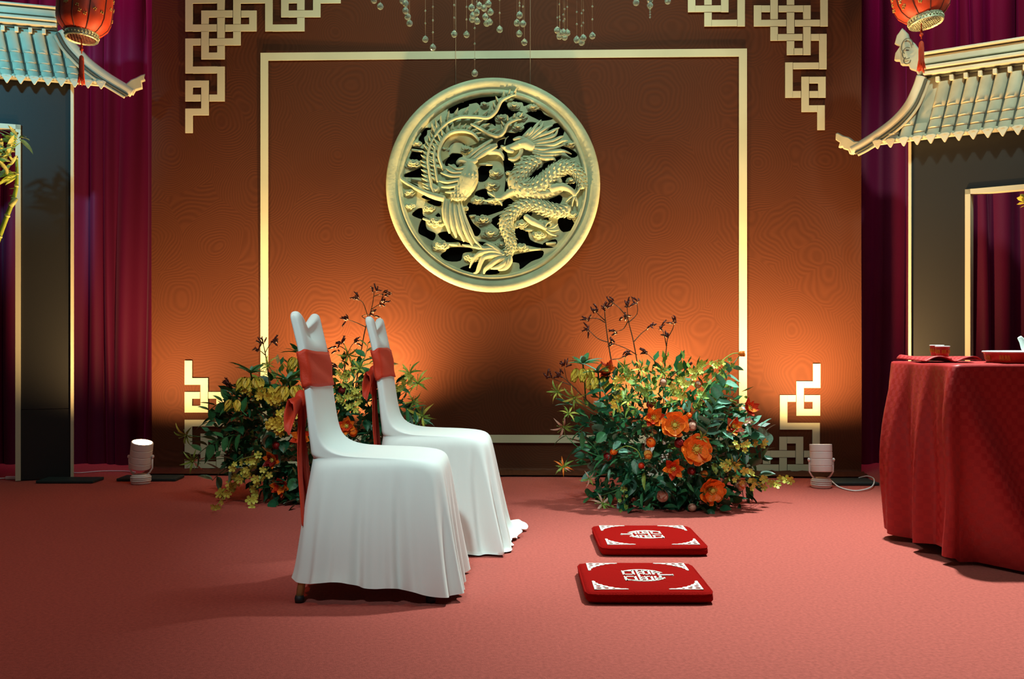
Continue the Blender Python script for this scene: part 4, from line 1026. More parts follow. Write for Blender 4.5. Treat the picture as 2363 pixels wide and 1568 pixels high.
# ------------------------------------------------------------------ hanging crystals
def gem_mesh(r):
    m = MB(); prof = [(.0,-1.0),(.45,-.90),(.80,-.62),(.99,-.15),(.95,.30),(.68,.72),(.32,1.02),(.12,1.22),(0,1.25)]
    m.lathe([(max(a*r,1e-5), z*r) for a, z in prof], 9); return m.mesh('gem', False)
gem = gem_mesh(.0160); gem.materials.append(glass)
bm_ = MB(); bm_.ball((0,0,0), .0052, 6, 5); bead_me = bm_.mesh('bead', False); bead_me.materials.append(glass)
CH = thing('chandelier_frame', 'round steel frame above the stage from which crystal strands hang', 'chandelier', (0, 4.75, 3.05))
m = MB()
for r in (.25, .5, .75): m.tube([(r*1.15*math.cos(2*PI*k/48), r*.5*math.sin(2*PI*k/48), 0) for k in range(49)], .008, 6)
m.tube([(-.87,0,0),(.87,0,0)], .008, 6); m.tube([(0,-.38,0),(0,.38,0)], .008, 6); m.build('ring', gold_metal, CH)
m = MB(); m.tube([(0,0,0),(0,0,1.2)], .006, 6); m.build('suspension_rod', gold_metal, CH)
def strand(px, gems, beads, Y, label, group=None, sway=0):
    top = at(px+sway, -60, Y); top.z = 3.05
    lowest = max(gems)
    S = thing('crystal_strand', label, 'crystal', (top.x, Y, top.z), 0, group)
    lo = at(px, lowest, Y)-Vector((top.x, Y, top.z))
    m = MB(); m.tube([(0,0,0), (lo.x, lo.y, lo.z+.014)], .0007, 4); m.build('thread', thread_m, S)
    for gy in gems:
        p = at(px, gy, Y)-Vector((top.x, Y, top.z)); o = link('crystal_ball', gem, None, S, M=Matrix.Translation(p) @ Matrix.Rotation(px*.7+gy, 4, 'Z'))
    for by in beads:
        p = at(px, by, Y)-Vector((top.x, Y, top.z)); link('small_bead', bead_me, None, S, M=Matrix.Translation((p.x*(1 if sway == 0 else .9), p.y, p.z)))
SINGLE = {0: ('single strands without beads', 'bare thread ending in one clear crystal drop, hanging apart from the bunches'),
 2: ('single strands with two beads', 'thread with two small beads and one crystal drop, apart from the bunches'),
 3: (None, 'crystal strand with three small beads whose drop touches the gold frame bar')}
for x, y, bd_ in ((877.5,15,()),(863,1,()),(981.5,91,(25,54)),(999,110,(16,47,75)),(1048,79,(12,41)),(1076.5,80,(16,45)),(1153,68,(0,30)),(1367,83,(15,45)),(1468,6,()),(1541,3,())):
    strand(x, [y], bd_, 4.75+.10*math.sin(x), SINGLE[len(bd_)][1], SINGLE[len(bd_)][0])
strand(1095.5, [169.5], (65,101,136), 4.58, 'longest crystal strand, its drop ending just above the carved medallion')
strand(1500, [13,0], (16,22,28,34,40), 4.85, 'crystal strand ending in a short glass rod, near right knot ornament')
CLUSTERS = [
 ('bunch beside the left knot', 'clear crystal drop in the chain-like bunch beside the left knot ornament', ((936,[25,8],()),(941,[39],()),(945,[54],()),(929,[2],()))),
 ('round bunch on the longest strand', 'clear crystal drop in the dense round bunch around the longest strand', ((1088,[18],()),(1106,[13],()),(1100,[29],(4,)),(1091,[36],()),(1089.5,[45],()),(1101,[49],()))),
 ('bunch next to the round bunch', 'clear crystal drop in the loose bunch next to the dense round bunch', ((1127,[9],()),(1132,[28],()),(1120,[39],()),(1123,[54],()),(1130,[51],()),(1117,[19],()))),
 ('staggered bunch', 'clear crystal drop in the staggered bunch with two drops trailing below', ((1199,[35],(7,14)),(1193,[53],()),(1207,[55],(15,)),(1198,[78],()),(1210,[98],()))),
 ('six-drop bunch', 'clear crystal drop in the low bunch of six beaded threads', ((1286,[70],(41,)),(1292,[76],(47,)),(1300,[75],(34,49)),(1309,[76],(16,)),(1291,[84],(39,10)),(1303,[86],(44,21)))),
 ('three-drop bunch', 'clear crystal drop in the low bunch of three beaded threads', ((1331,[92],(28,56)),(1346,[88],(24,53)),(1342,[98],(31,60))))]
for gname, lab, items in CLUSTERS:
    for k, (x, gy, bd_) in enumerate(items): strand(x, gy, bd_, 4.66+.036*k, lab, gname)

# ------------------------------------------------------------------ flowers
def petal_mesh(name, width, cup, tip, ruffle=0, back=0, nu=5, nv=4, notch=0):
    """unit-long petal along +x, outer face up"""
    m = MB()
    def fn(u, v):
        t = u; s = (v-.5)*2
        wd = width*(math.sin(PI*min(1, t**.75*.98+.02))**.7 if tip else (t**.6)*(1-max(0, t-.82)/.18*.45))
        if tip: wd = width*math.sin(PI*(.06+.94*t)**.8)**.9*(1-.15*t)
        x = t*(1-back*.3*t)+notch*(-.12*(1-abs(s)) if t > .95 else 0); y = s*wd
        z = cup*(t*t*.7+s*s*.35*wd)-back*t**2.4+ruffle*math.sin(s*5+t*4)*t
        return (x, y, z)
    m.grid(fn, nu, nv); return m.mesh(name)
POPPY = petal_mesh('poppy_petal', .80, .38, False, .05, nu=8, nv=12)
TULIP = petal_mesh('tulip_petal', .34, .55, True, .05)
LILY = petal_mesh('lily_petal', .075, .45, True, .05, back=.75, nu=7, nv=2)
CUP = petal_mesh('cup_petal', .55, 1.15, False, .0, nu=5, nv=4)
SMALLP = petal_mesh('small_petal', .42, .2, False, .03, nu=3, nv=2)
def leaf_mesh(name, w, fold, curl):
    m = MB()
    def fn(u, v):
        s = (v-.5)*2; wd = w*math.sin(PI*u**.85)**.85 if 0 < u < 1 else 0.001
        return (u-.0, s*wd, abs(s)*wd*fold-curl*u*u+.015*math.sin(u*9)*abs(s))
    m.grid(fn, 6, 4); return m.mesh(name)
LEAF_O = leaf_mesh('ovate_leaf', .27, .35, .22); LEAF_L = leaf_mesh('lance_leaf', .13, .4, .35); LEAF_B = leaf_mesh('broad_leaf', .36, .25, .15)
def with_mat(me, mt, cache={}):
    k = (me.name, mt.name)
    if k not in cache:
        c = me.copy(); c.materials.clear(); c.materials.append(mt); cache[k] = c
    return cache[k]
def frame(pos, fwd, scale, roll=0.0, up=Vector((0,0,1))):  # +x along fwd
    f = Vector(fwd).normalized(); s = up.cross(f)
    if s.length < 1e-3: s = Vector((0,1,0))
    s.normalize(); u = f.cross(s)
    R = Matrix((f, s, u)).transposed().to_4x4()
    return Matrix.Translation(pos) @ R @ Matrix.Rotation(roll, 4, 'X') @ Matrix.Scale(scale, 4)
def facing(pos, nrm, scale, spin=0.0):                   # +z along nrm
    q = Vector(nrm).normalized().to_track_quat('Z', 'Y').to_matrix().to_4x4()
    return Matrix.Translation(pos) @ q @ Matrix.Rotation(spin, 4, 'Z') @ Matrix.Scale(scale, 4)

class Bouquet:
    def __init__(s, label, base, mound, seed):
        s.base = Vector(base); s.R = thing('flower_arrangement', label, 'flowers', s.base); s.c, s.r = mound; s.c = Vector(s.c); s.rnd = random.Random(seed)
        s.stems = MB(); s.fine = MB()
    def hit(s, px, py, push=0.0):                         # where the ray meets the mound, in local coordinates
        d = ray(px, py); o = Vector((0, 0, H)); k = 1+push
        a = sum((d[i]/(s.r[i]*k))**2 for i in range(3)); b = sum(2*d[i]*(o[i]-s.c[i])/(s.r[i]*k)**2 for i in range(3)); c = sum(((o[i]-s.c[i])/(s.r[i]*k))**2 for i in range(3))-1
        D = b*b-4*a*c
        Y = (-b-math.sqrt(D))/(2*a) if D > 0 else s.c.y
        p = at(px, py, Y); n = Vector([(p[i]-s.c[i])/s.r[i]**2 for i in range(3)])
        if n.length < 1e-6: n = Vector((0,-1,.3))
        n.normalize()
        if p.z < .02: p = on_floor(px, py, .02); n = Vector((0,-.9,.4))
        return p-s.base, n
    def stem(s, p, depth=.12, r=.0022):
        q = (s.c-s.base)*.8; q.z = max(.1, q.z*.6); mid = p.lerp(q, .4)+Vector((0,.02,.03)); s.stems.tube([p, mid, p.lerp(q, .75)], r, 5)
    def part(s, name, me, mt, M, parent=None): return link(name, with_mat(me, mt), None, parent or s.R, M=M)
    def core(s, name, pos, nrm, R, mt, build):
        m = MB(); build(m); o = m.build(name, mt, s.R, M=facing(pos, nrm, R, s.rnd.uniform(0, 6.28))); return o
    def petals(s, o, me, mt, n, tilt, scale=1.0, r0=.08, layers=1, z=0.0, jit=.12, alt=None):
        for L in range(layers):
            for k in range(n):
                a = 2*PI*(k+.5*L)/n+s.rnd.uniform(-jit, jit)
                M = Matrix.Rotation(a, 4, 'Z') @ Matrix.Translation((r0, 0, z)) @ Matrix.Rotation(-(tilt+.30*L+s.rnd.uniform(-.1,.1)), 4, 'Y') @ Matrix.Scale(scale*(1-.16*L)*s.rnd.uniform(.93,1.07), 4)
                link('petal', with_mat(me, alt if (alt and s.rnd.random() < .4) else mt), None, o, M=M)
    def poppy(s, px, py, rpx, mt=O_PETAL, face=None):
        p, n = s.hit(px, py, .10); n = Vector(face) if face else (n+Vector((0,-.8,.15))).normalized(); R = rpx/F*(p.y+s.base.y)
        def bd_(m):
            m.lathe([(0,.26),(.12,.26),(.19,.20),(.19,.02)], 12); rr = random.Random(int(px))
            for k in range(26): a = k*2*PI/26+rr.uniform(-.1,.1); l = rr.uniform(.26,.40); m.tube([(.10*math.cos(a),.10*math.sin(a),.03),(l*math.cos(a),l*math.sin(a),.15+rr.uniform(0,.08))], .014, 4); m.ball((l*math.cos(a),l*math.sin(a),.18+rr.uniform(0,.05)), .036, 5, 4)
        o = s.core('poppy', p, n, R, Y_GREEN, bd_); s.petals(o, POPPY, mt, 4, .05, 1.0, .04, 2, 0, .2); s.stem(p)
    def parrot(s, px, py, rpx, mt=R_PETAL, face=None):
        p, n = s.hit(px, py, .08); n = Vector(face) if face else (n+Vector((0,-.6,.3))).normalized(); R = rpx/F*(p.y+s.base.y)
        def bd_(m):
            m.ball((0,0,.16),(.13,.13,.16),8,6)
            for k in range(8): a = k*PI/4; m.tube([(0,0,.05),(.22*math.cos(a),.22*math.sin(a),.34)], .03, 4)
        o = s.core('parrot_tulip', p, n, R, Y_GREEN, bd_); s.petals(o, TULIP, mt, 6, .28, 1.05, .05, 2, 0, .25, alt=O_PETAL); s.stem(p)
    def bud(s, px, py, rpx, mt, nrm=None, alt=None, open_=.5):
        p, n = s.hit(px, py, .06); n = Vector(nrm) if nrm else (n+Vector((0,-.5,.5))).normalized(); R = rpx/F*(p.y+s.base.y)
        o = s.core('ranunculus', p, n, R, mt, lambda m: m.ball((0,0,.1),(.62,.62,.72),12,8))
        s.petals(o, CUP, mt, 5, .62, .95, .18, 2, -.45, .2, alt=alt); s.stem(p)
    def spider(s, px, py, rpx, mt=Y_GREEN, nrm=None):
        p, n = s.hit(px, py, .12); n = Vector(nrm) if nrm else Vector((s.rnd.uniform(-.6,.6), -.8, s.rnd.uniform(-.5,.7))); R = rpx/F*(p.y+s.base.y)
        def bd_(m):
            m.ball((0,0,.05),(.09,.09,.12),8,6)
            for k in range(6): a = k*PI/3+.4; m.tube([(0,0,.02),(.35*math.cos(a),.35*math.sin(a),.18),(.62*math.cos(a),.62*math.sin(a),.20)], .022, 4); m.ball((.62*math.cos(a),.62*math.sin(a),.20),(.05,.05,.03),5,4)
        o = s.core('gloriosa_lily', p, n, R, G_LIME, bd_); s.petals(o, LILY, mt, 6, .55, 1.25, .06, 1, 0, .2, alt=G_LIME); s.stem(p, r=.0018)
    def spray(s, pts, n, rpx=9, mt=Y_GREEN):              # arching orchid spray of small florets
        P = [s.hit(x, y, .15)[0] for x, y in pts]; P = smooth_path(P, 8); m = MB(); m.tube(P, [lerp(.0032,.0012,k/(len(P)-1)) for k in range(len(P))], 5); st = m.build('orchid_spray', G_LIME, s.R)
        for k in range(n):
            j = int(lerp(len(P)*.12, len(P)-1, k/max(1, n-1))); p = P[min(j, len(P)-1)]+Vector([s.rnd.uniform(-.022,.022) for _ in range(3)]); R = rpx/F*(p.y+s.base.y)*s.rnd.uniform(.75,1.2)
            link('floret', FLORET[mt.name], None, st, M=facing(p, (s.rnd.uniform(-.7,.7),-1,s.rnd.uniform(-.4,.6)), R, s.rnd.uniform(0,6)))
    def paw(s, main, branches, depth):                    # tall branching stem with dark claw flowers
        P = smooth_path([at(x, y, depth)-s.base for x, y in main], 5); m = MB(); m.tube(P, [lerp(.0042,.0018,k/(len(P)-1)) for k in range(len(P))], 6); st = m.build('kangaroo_paw_stem', BARK, s.R)
        ends = [(P[-1], (P[-1]-P[-2]).normalized())]
        for br in branches:
            B = smooth_path([at(x, y, depth+s.rnd.uniform(-.03,.03))-s.base for x, y in br], 4); m = MB(); m.tube(B, [lerp(.0028,.0015,k/(len(B)-1)) for k in range(len(B))], 5); m.build('side_branch', BARK, st)
            ends.append((B[-1], (B[-1]-B[-2]).normalized()))
        for e, d in ends:
            for k in range(s.rnd.randint(5, 7)):
                q = (d+Vector([s.rnd.uniform(-.95,.95) for _ in range(3)])).normalized(); l = s.rnd.uniform(.020,.034); m = MB(); b0 = e+Vector([s.rnd.uniform(-.012,.012) for _ in range(3)])
                m.tube([b0, b0+q*l*.5+Vector((0,0,.003)), b0+q*l], [.0028,.0050,.0042], 6)
                for f in range(3): w_ = (q+Vector([s.rnd.uniform(-.8,.8) for _ in range(3)])).normalized(); m.tube([b0+q*l, b0+q*l+w_*.010], [.0028,.0008], 4)
                m.build('claw_flower', MAROON, st)
    def frit(s, px, py, n=5, tuft=True, sc=1.0):          # crown of yellow bells under a leaf tuft
        p, _ = s.hit(px, py, .12)
        m = MB(); m.tube([p+Vector((0,0,.02)), p+Vector((.01,.02,-.06)), p+Vector((.02,.06,-.20))], .004, 6); st = m.build('fritillaria', G_MID, s.R)
        for k in range(n):
            a = 2*PI*k/n+.4; q = p+Vector((.030*math.cos(a), .030*math.sin(a), -.006))*sc
            link('bell_flower', BELL, None, st, M=facing(q, (.35*math.cos(a), .35*math.sin(a), -1), .060*sc, k))
        for k in range(12):
            a = 2*PI*k/12; d = Vector((math.cos(a), math.sin(a), s.rnd.uniform(.35,1.3)))
            link('tuft_leaf', with_mat(LEAF_L, G_MID if k % 3 else G_PALE), None, st, M=frame(p+Vector((0,0,.012)), d, s.rnd.uniform(.06,.10)*sc, s.rnd.uniform(-.5,.5)))
    def leaf(s, px, py, ang, lpx, me=LEAF_O, mt=G_DARK, out=.5, push=.08):
        p, n = s.hit(px, py, push); d = Vector((math.cos(ang), -out, math.sin(ang))); s.part('leaf', me, mt, frame(p, d, lpx/F*(p.y+s.base.y), s.rnd.uniform(-.5,.5)))
    def leaves(s, n, region, mats, size, push=(-.25,.06), shapes=(LEAF_O, LEAF_B, LEAF_L)):
        rnd = s.rnd; k = 0
        while k < n:
            x, y = rnd.uniform(region[0], region[1]), rnd.uniform(region[2], region[3])
            if not inside((x, y), region[4]): continue
            k += 1; p, nn = s.hit(x, y, rnd.uniform(*push))
            a = rnd.uniform(0, 2*PI); d = (nn*.7+Vector((math.cos(a), -.25, math.sin(a)))*.9)
            mt = rnd.choices([q[0] for q in mats], [q[1] for q in mats])[0]
            s.part('leaf', rnd.choice(shapes), mt, frame(p, d, rnd.uniform(*size), rnd.uniform(-.9,.9)))
    def branch(s, pts, n, mt, size, me=LEAF_O, push=.1):
        P = smooth_path([s.hit(x, y, push)[0] for x, y in pts], 8); m = MB(); m.tube(P, [lerp(.0038,.0015,k/(len(P)-1)) for k in range(len(P))], 5); st = m.build('leafy_branch', G_MID, s.R)
        for k in range(n):
            j = int(lerp(1, len(P)-2, k/(n-1))); t = (P[j+1]-P[j]).normalized(); sd = t.cross(Vector((0,-1,0))).normalized()*(1 if k % 2 else -1)
            d = t*.6+sd*s.rnd.uniform(.6,1.0)+Vector((0,-s.rnd.uniform(.1,.7),s.rnd.uniform(-.1,.2)))
            link('leaf', with_mat(me, mt), None, st, M=frame(P[j], d, s.rnd.uniform(*size), s.rnd.uniform(-.6,.6)))
    def filler(s, n, zc, mats, upper):                                # dense inner greenery nobody could count, plus fine stems
        bufs = {q.name: MB() for q in mats+upper}; rnd = s.rnd
        for k in range(n):
            v = Vector([rnd.gauss(0,1) for _ in range(3)]).normalized()*rnd.uniform(.55,.97); p = Vector([s.c[i]+v[i]*s.r[i] for i in range(3)])
            if p.z < .02: continue
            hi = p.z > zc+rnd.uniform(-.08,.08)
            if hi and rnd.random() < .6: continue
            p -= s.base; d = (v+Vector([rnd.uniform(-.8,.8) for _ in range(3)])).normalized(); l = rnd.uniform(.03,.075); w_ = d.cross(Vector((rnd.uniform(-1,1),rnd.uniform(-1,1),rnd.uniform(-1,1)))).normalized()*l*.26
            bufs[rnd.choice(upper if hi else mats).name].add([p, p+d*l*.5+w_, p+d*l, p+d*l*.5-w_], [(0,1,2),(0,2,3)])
        for q in {q.name: q for q in mats+upper}.values(): stuff(bufs[q.name].build('filler_foliage', q, s.R, smooth=False))
    def finish(s):
        stuff(s.stems.build('stems', G_MID, s.R))
        m = MB(); m.lathe([(0,.0),(.15,.0),(.17,.02),(.16,.10),(.08,.13),(0,.13)], 24, c=Vector((s.c.x, s.c.y, 0))-s.base+Vector((0,0,.001))); m.build('moss_base', G_DARK, s.R)
def inside(p, poly):
    x, y = p; c = False
    for (x0, y0), (x1, y1) in zip(poly, poly[1:]+poly[:1]):
        if (y0 > y) != (y1 > y) and x < (x1-x0)*(y-y0)/(y1-y0)+x0: c = not c
    return c
def joined(me, n, tilt, mt, core):
    m = MB(); vs = [v.co.copy() for v in me.vertices]; fs = [tuple(p.vertices) for p in me.polygons]
    for k in range(n):
        M = Matrix.Rotation(2*PI*k/n, 4, 'Z') @ Matrix.Rotation(-tilt, 4, 'Y'); m.add([M @ v for v in vs], fs)
    if core: m.ball((0,0,.12), .16, 6, 5)
    r = m.mesh('floret'); r.materials.append(mt); return r
FLORET = {q.name: joined(SMALLP, 5, .25, q, True) for q in (Y_GREEN, Y_PETAL, P_PETAL, G_LIME)}
BELL = joined(TULIP, 6, 1.05, Y_PETAL, False)

# right-hand arrangement, before the backdrop between the cushions and the right uplighter
cR = (.80, 5.02, .36)
B = Bouquet('low flower mound with big orange poppies behind the kneeling cushions', (.80, 5.02, 0), (cR, (.47, .34, .42)), 21)
polyR = [(1310,900),(1350,850),(1420,860),(1500,850),(1600,840),(1690,820),(1705,900),(1745,960),(1770,1010),(1760,1090),(1730,1140),(1710,1168),(1600,1178),(1480,1175),(1395,1158),(1370,1120),(1350,1060),(1330,1010),(1310,960)]
regR = (1290,1790,815,1195,polyR)
low = [p if p[1] > 930 else (p[0], 930) for p in polyR]
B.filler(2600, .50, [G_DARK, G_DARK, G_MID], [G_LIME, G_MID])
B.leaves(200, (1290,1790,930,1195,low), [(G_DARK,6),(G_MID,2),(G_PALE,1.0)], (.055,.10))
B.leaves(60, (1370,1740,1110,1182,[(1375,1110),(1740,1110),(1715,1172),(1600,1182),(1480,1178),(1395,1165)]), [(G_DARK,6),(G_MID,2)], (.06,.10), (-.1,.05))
B.leaves(40, regR, [(G_MID,3),(G_LIME,3),(G_PALE,2)], (.05,.085), (-.3,.0))
B.leaves(46, (1400,1640,840,960,[(1400,870),(1620,840),(1640,960),(1400,960)]), [(G_LIME,5),(G_MID,3)], (.04,.08), (-.2,.05), (LEAF_L,))
B.branch([(1625,1010),(1640,960),(1665,900),(1690,845)], 22, G_PALE, (.060,.085), LEAF_B)
B.branch([(1650,1000),(1700,985),(1750,985),(1775,1000)], 12, G_PALE, (.05,.08), LEAF_B)
B.branch([(1400,1060),(1360,1045),(1330,1030),(1305,1005)], 7, G_MID, (.07,.11), LEAF_L)
B.branch([(1440,960),(1410,930),(1390,900),(1380,880)], 10, G_DARK, (.05,.09))
B.branch([(1430,1130),(1400,1140),(1370,1150),(1355,1145)], 8, G_MID, (.04,.07))
B.paw([(1490,930),(1478,880),(1462,790),(1450,740),(1447,705)], [[(1462,790),(1480,770),(1498,757)],[(1450,745),(1470,725),(1470,700)],[(1470,820),(1445,805),(1415,793)],[(1449,735),(1430,712),(1412,697)],[(1450,740),(1438,760),(1420,765)],[(1449,738),(1444,735),(1440,733)]], 5.08)
B.paw([(1425,900),(1412,840),(1402,780),(1396,730),(1395,715)], [[(1396,745),(1380,736),(1358,735)],[(1402,790),(1380,782),(1358,762)],[(1396,740),(1385,730),(1375,720)],[(1413,830),(1430,828),(1442,822)]], 4.95)
B.paw([(1535,900),(1534,850),(1538,800),(1541,778)], [[(1538,800),(1532,770),(1526,758)],[(1541,780),(1552,760),(1556,745)],[(1520,845),(1505,828),(1492,815)]], 5.1)
B.paw([(1395,960),(1360,930),(1320,890),(1295,868)], [[(1320,890),(1290,880),(1268,870)],[(1330,898),(1310,880),(1302,848)]], 4.98)
B.paw([(1540,880),(1560,860),(1580,850)], [], 4.98)
B.frit(1345, 848, 6, sc=1.15); B.frit(1380, 868, 5, sc=1.05)
for q in ((1557,982,29),(1607,1037,33),(1643,1132,30)): B.poppy(*q)
B.parrot(1508,966,28); B.parrot(1553,1082,27); B.parrot(1690,985,25); B.parrot(1402,860,26); B.parrot(1727,944,24)
B.bud(1500,934,15,D_PETAL,(.5,-.3,.7)); B.bud(1567,1024,19,D_PETAL); B.bud(1595,1088,16,D_PETAL); B.bud(1596,985,19,P_PETAL,alt=D_PETAL)
B.bud(1624,1094,14,AMBER); B.bud(1597,1172,16,P_PETAL,(0,-1,.2),alt=D_PETAL); B.bud(1529,1147,22,P_PETAL,(-.2,-.8,.6),alt=R_PETAL); B.bud(1707,1122,20,P_PETAL,(.3,-.8,.5),alt=O_PETAL)
B.bud(1502,1023,18,O_PETAL); B.bud(1495,1048,16,AMBER,(0,-.8,-.4)); B.bud(1418,1043,12,O_PETAL,(-.6,-.7,0)); B.bud(1710,817,11,O_PETAL,(.9,-.3,.1)); B.bud(1590,960,12,O_PETAL); B.bud(1530,885,14,P_PETAL); B.bud(1480,1075,12,R_PETAL); B.bud(1610,890,13,P_PETAL,alt=O_PETAL)
B.bud(1405,1055,14,D_PETAL,(-.5,-.7,.2),alt=G_PALE)
for pts in ([(1655,845),(1670,830),(1690,817),(1708,816)],[(1480,1060),(1470,1040),(1445,1030),(1420,1042)]):
    m = MB(); m.tube(smooth_path([B.hit(x, y, .1)[0] for x, y in pts], 6), .0026, 6); m.build('bent_stem', G_LIME, B.R)
for q in ((1287,905,26),(1326,918,30),(1300,985,28),(1312,955,22),(1390,1163,30),(1478,852,26),(1528,858,26),(1440,845,20),(1360,1105,20),(1300,1080,18),(1450,925,26),(1490,905,24),(1690,1070,26),(1620,1010,22)): B.spider(*q, mt=P_PETAL if q[0] in (1300,1360,1390) else Y_GREEN)
B.spider(1300,1078,24,O_PETAL)
B.spray([(1660,1060),(1710,1085),(1760,1105),(1815,1115)], 16, 10); B.spray([(1680,1030),(1720,1030),(1765,1025)], 10, 9); B.spray([(1690,1100),(1730,1115),(1760,1120)], 9, 8)
B.spray([(1560,930),(1590,890),(1620,850),(1660,830)], 16, 9, Y_GREEN); B.spray([(1540,920),(1570,880),(1600,860)], 14, 8, Y_GREEN); B.spray([(1500,930),(1480,890),(1440,860)], 12, 9, G_LIME); B.spray([(1440,1120),(1440,1150),(1442,1175)], 7, 6, G_LIME); B.spray([(1600,950),(1640,880),(1690,840)], 12, 8, G_LIME)
B.spray([(1430,950),(1420,900),(1450,870)], 12, 9, Y_PETAL); B.spray([(1680,1010),(1720,975),(1750,980)], 8, 8, P_PETAL)
B.finish()

# left-hand arrangement, behind the chairs
cL = (-1.04, 5.22, .35)
B = Bouquet('flower mound with yellow orchid sprays and fritillaria behind the white chairs', (-1.04, 5.22, 0), (cL, (.58, .32, .40)), 33)
polyL = [(470,960),(540,860),(600,850),(700,840),(770,800),(860,800),(900,860),(950,900),(985,960),(960,1040),(900,1120),(760,1165),(620,1168),(600,1120),(520,1060),(470,1010)]
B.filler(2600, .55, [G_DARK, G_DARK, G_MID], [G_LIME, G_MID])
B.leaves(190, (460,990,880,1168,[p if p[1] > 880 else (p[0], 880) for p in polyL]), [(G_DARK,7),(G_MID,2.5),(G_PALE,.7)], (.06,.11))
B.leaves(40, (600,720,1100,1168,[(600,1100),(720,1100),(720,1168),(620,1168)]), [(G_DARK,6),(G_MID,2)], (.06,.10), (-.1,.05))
B.leaves(40, (560,900,790,950,[(560,880),(720,830),(900,830),(900,950),(560,950)]), [(G_MID,4),(G_LIME,3)], (.05,.09), (-.25,.05))
B.branch([(560,1000),(520,1010),(480,1030),(445,1060)], 14, G_MID, (.06,.10)); B.branch([(570,960),(540,935),(510,930),(480,950)], 12, G_MID, (.05,.09), LEAF_B); B.branch([(560,1050),(530,1075),(505,1095),(490,1110)], 6, G_PALE, (.06,.09), LEAF_B)
B.branch([(800,930),(815,880),(840,830),(850,790)], 12, G_MID, (.06,.09), LEAF_B); B.branch([(880,960),(920,940),(960,950)], 10, G_MID, (.06,.10), LEAF_L); B.branch([(920,990),(950,985),(980,960)], 9, G_PALE, (.05,.08), LEAF_L)
B.paw([(820,900),(832,820),(843,760),(858,710),(864,672)], [[(843,755),(822,745),(802,738)],[(850,735),(838,700),(824,690)],[(856,715),(872,705),(882,700)],[(862,685),(875,680),(884,680)],[(850,740),(835,730),(858,725)]], 5.3)
B.paw([(800,900),(795,850),(800,810),(790,790)], [[(800,810),(785,800),(775,805)],[(797,830),(810,800),(820,790)],[(795,860),(785,850),(778,848)]], 5.2)
B.paw([(625,900),(617,850),(612,815),(606,790)], [[(612,815),(620,800),(628,790)],[(612,820),(603,812),(595,808)]], 5.1)
B.paw([(690,1000),(600,950),(555,900),(528,885)], [[(560,905),(545,895),(530,890)]], 5.0)
B.frit(578, 868, 6, sc=1.25); B.frit(665, 888, 6, sc=1.25); B.frit(690, 822, 5, sc=1.1); B.frit(545, 920, 4, sc=1.0)
B.parrot(696,1010,26,R_PETAL); B.parrot(630,1062,24,D_PETAL); B.parrot(650,1122,26,R_PETAL); B.parrot(800,985,24,R_PETAL); B.bud(790,905,16,D_PETAL); B.bud(640,1030,14,D_PETAL); B.bud(815,1000,16,O_PETAL); B.bud(700,1070,15,D_PETAL); B.bud(925,985,14,AMBER); B.bud(680,905,14,AMBER)
for q in ((430,1005,30),(445,1065,28),(945,862,30),(965,885,32),(975,960,36),(955,925,24),(620,845,26),(805,820,26),(830,850,26),(870,830,24),(900,980,22)): B.spider(*q, mt=P_PETAL if q[0] in (445,) else Y_GREEN)
B.spray([(600,1060),(570,1090),(530,1130),(490,1180)], 18, 10); B.spray([(590,1075),(560,1100),(525,1125),(500,1150)], 12, 10); B.spray([(620,1080),(600,1110),(585,1140),(580,1165)], 12, 10); B.spray([(600,1050),(560,1060),(530,1075)], 8, 9)
for pts in ([(690,930),(660,950),(640,970),(620,980)],[(690,950),(670,970),(650,990),(630,985)],[(600,900),(620,920),(640,930)]): B.spray(pts, 20, 10, Y_PETAL)
B.spray([(560,905),(600,895),(640,900)], 14, 9, Y_PETAL); B.spray([(810,950),(830,900),(850,880)], 18, 9, Y_GREEN); B.spray([(790,930),(800,890),(790,860)], 16, 9, Y_GREEN); B.spray([(900,900),(930,890),(950,870)], 10, 9, Y_GREEN)
B.finish()

# bamboo in the doorway of the cyan-lit gate
bb = at(-120, 1118, 5.3); bb.z = 0
BA = thing('bamboo_plant', 'tall bamboo cane with narrow pale leaves in the cyan-lit gate doorway', 'bamboo', bb)
cn = smooth_path([bb, at(-75, 800, 5.4), at(-20, 600, 5.47), at(12, 510, 5.5), at(34, 450, 5.5), at(39, 410, 5.5), at(38, 360, 5.5)], 6)
cn = [p-bb for p in cn]; m = MB(); m.tube(cn, [lerp(.020,.007,k/(len(cn)-1)) for k in range(len(cn))], 10); m.build('cane', BAMBOO, BA)
m = MB()
for k in range(3, len(cn), 4):
    t = (cn[min(k+1,len(cn)-1)]-cn[k-1]).normalized(); r = lerp(.020,.007,k/(len(cn)-1))*1.25; m.tube([cn[k]-t*.006, cn[k], cn[k]+t*.006], [r*.9,r,r*.9], 10)
m.build('cane_node', BAMBOO_LEAF, BA)
m = MB(); a, b_ = at(24,475,5.485)-bb, at(38,458,5.485)-bb; m.tube([a, a.lerp(b_,.5), b_], [.016,.015,.011], 8); m.build('leaf_sheath', BAMBOO_LEAF, BA)
rb = random.Random(2)
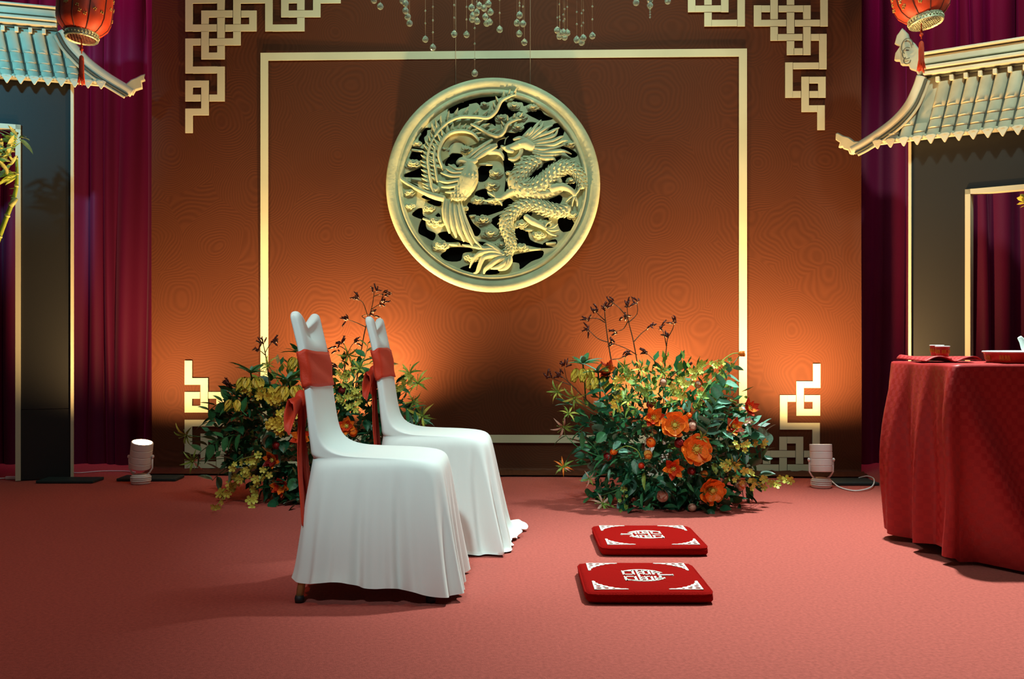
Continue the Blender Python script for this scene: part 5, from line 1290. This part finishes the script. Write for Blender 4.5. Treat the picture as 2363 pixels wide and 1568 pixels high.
for k in range(58):
    ox, oy = rb.choice([(40,330),(36,345),(25,365),(15,370),(5,372),(30,380),(20,400),(36,405),(10,345)]); p = at(ox+rb.uniform(-6,3), oy+rb.uniform(-10,10), 5.47+rb.uniform(-.06,.04))-bb
    a = rb.choice([rb.uniform(1.2,3.6), rb.uniform(1.9,4.2)]); d = Vector((math.cos(a), rb.uniform(-.7,.3), math.sin(a)*.8))
    link('leaf', with_mat(LEAF_L, BAMBOO_LEAF if rb.random() < .7 else BAMBOO), None, BA, M=frame(p, d, rb.uniform(.06,.13), rb.uniform(-1,1)))
for (x0,y0,x1,y1) in ((43,320,66,312),(44,322,74,338),(40,318,24,288),(40,312,40,300),(30,318,8,296),(46,318,60,308)):
    p, q = at(x0,y0,5.42)-bb, at(x1,y1,5.38)-bb; link('leaf', with_mat(LEAF_L, BAMBOO_LEAF), None, BA, M=frame(p, q-p, (q-p).length*1.1, rb.uniform(-.6,.6)))
for (x0,y0,x1,y1) in ((38,434,22,436),(38,450,22,452)):
    p, q = at(x0,y0,5.5)-bb, at(x1,y1,5.48)-bb; m = MB(); m.tube([p, q], .0018, 5); m.build('twig', BAMBOO, BA)
# pale flowering branch just inside the right-hand doorway
fb = at(2470, 1130, 5.0); fb.z = 0
FB = thing('flowering_branch', 'pale yellow blossom on a branch in the doorway behind the tea table', 'branch', fb)
P = [p-fb for p in smooth_path([fb, at(2465,800,5.05), at(2430,600,5.1), at(2395,500,5.1), at(2368,466,5.1)], 5)]
m = MB(); m.tube(P, [lerp(.012,.003,k/(len(P)-1)) for k in range(len(P))], 7); m.build('stem', BARK, FB)
for (x, y, a, l) in ((2366,467,2.7,22),(2366,470,3.3,20),(2360,462,1.9,14),(2368,474,3.6,16),(2372,462,1.2,18),(2374,470,.2,20),(2390,500,2.4,18),(2400,505,.4,20)):
    p = at(x, y, 5.08)-fb; link('petal', with_mat(SMALLP, Y_GREEN), None, FB, M=frame(p, (math.cos(a), -.3, math.sin(a)), l/F*5.08, .3))
p = at(2358, 450, 5.08)-fb; m = MB(); m.ball(p, .005, 8, 6); m.build('bud', Y_GREEN, FB)
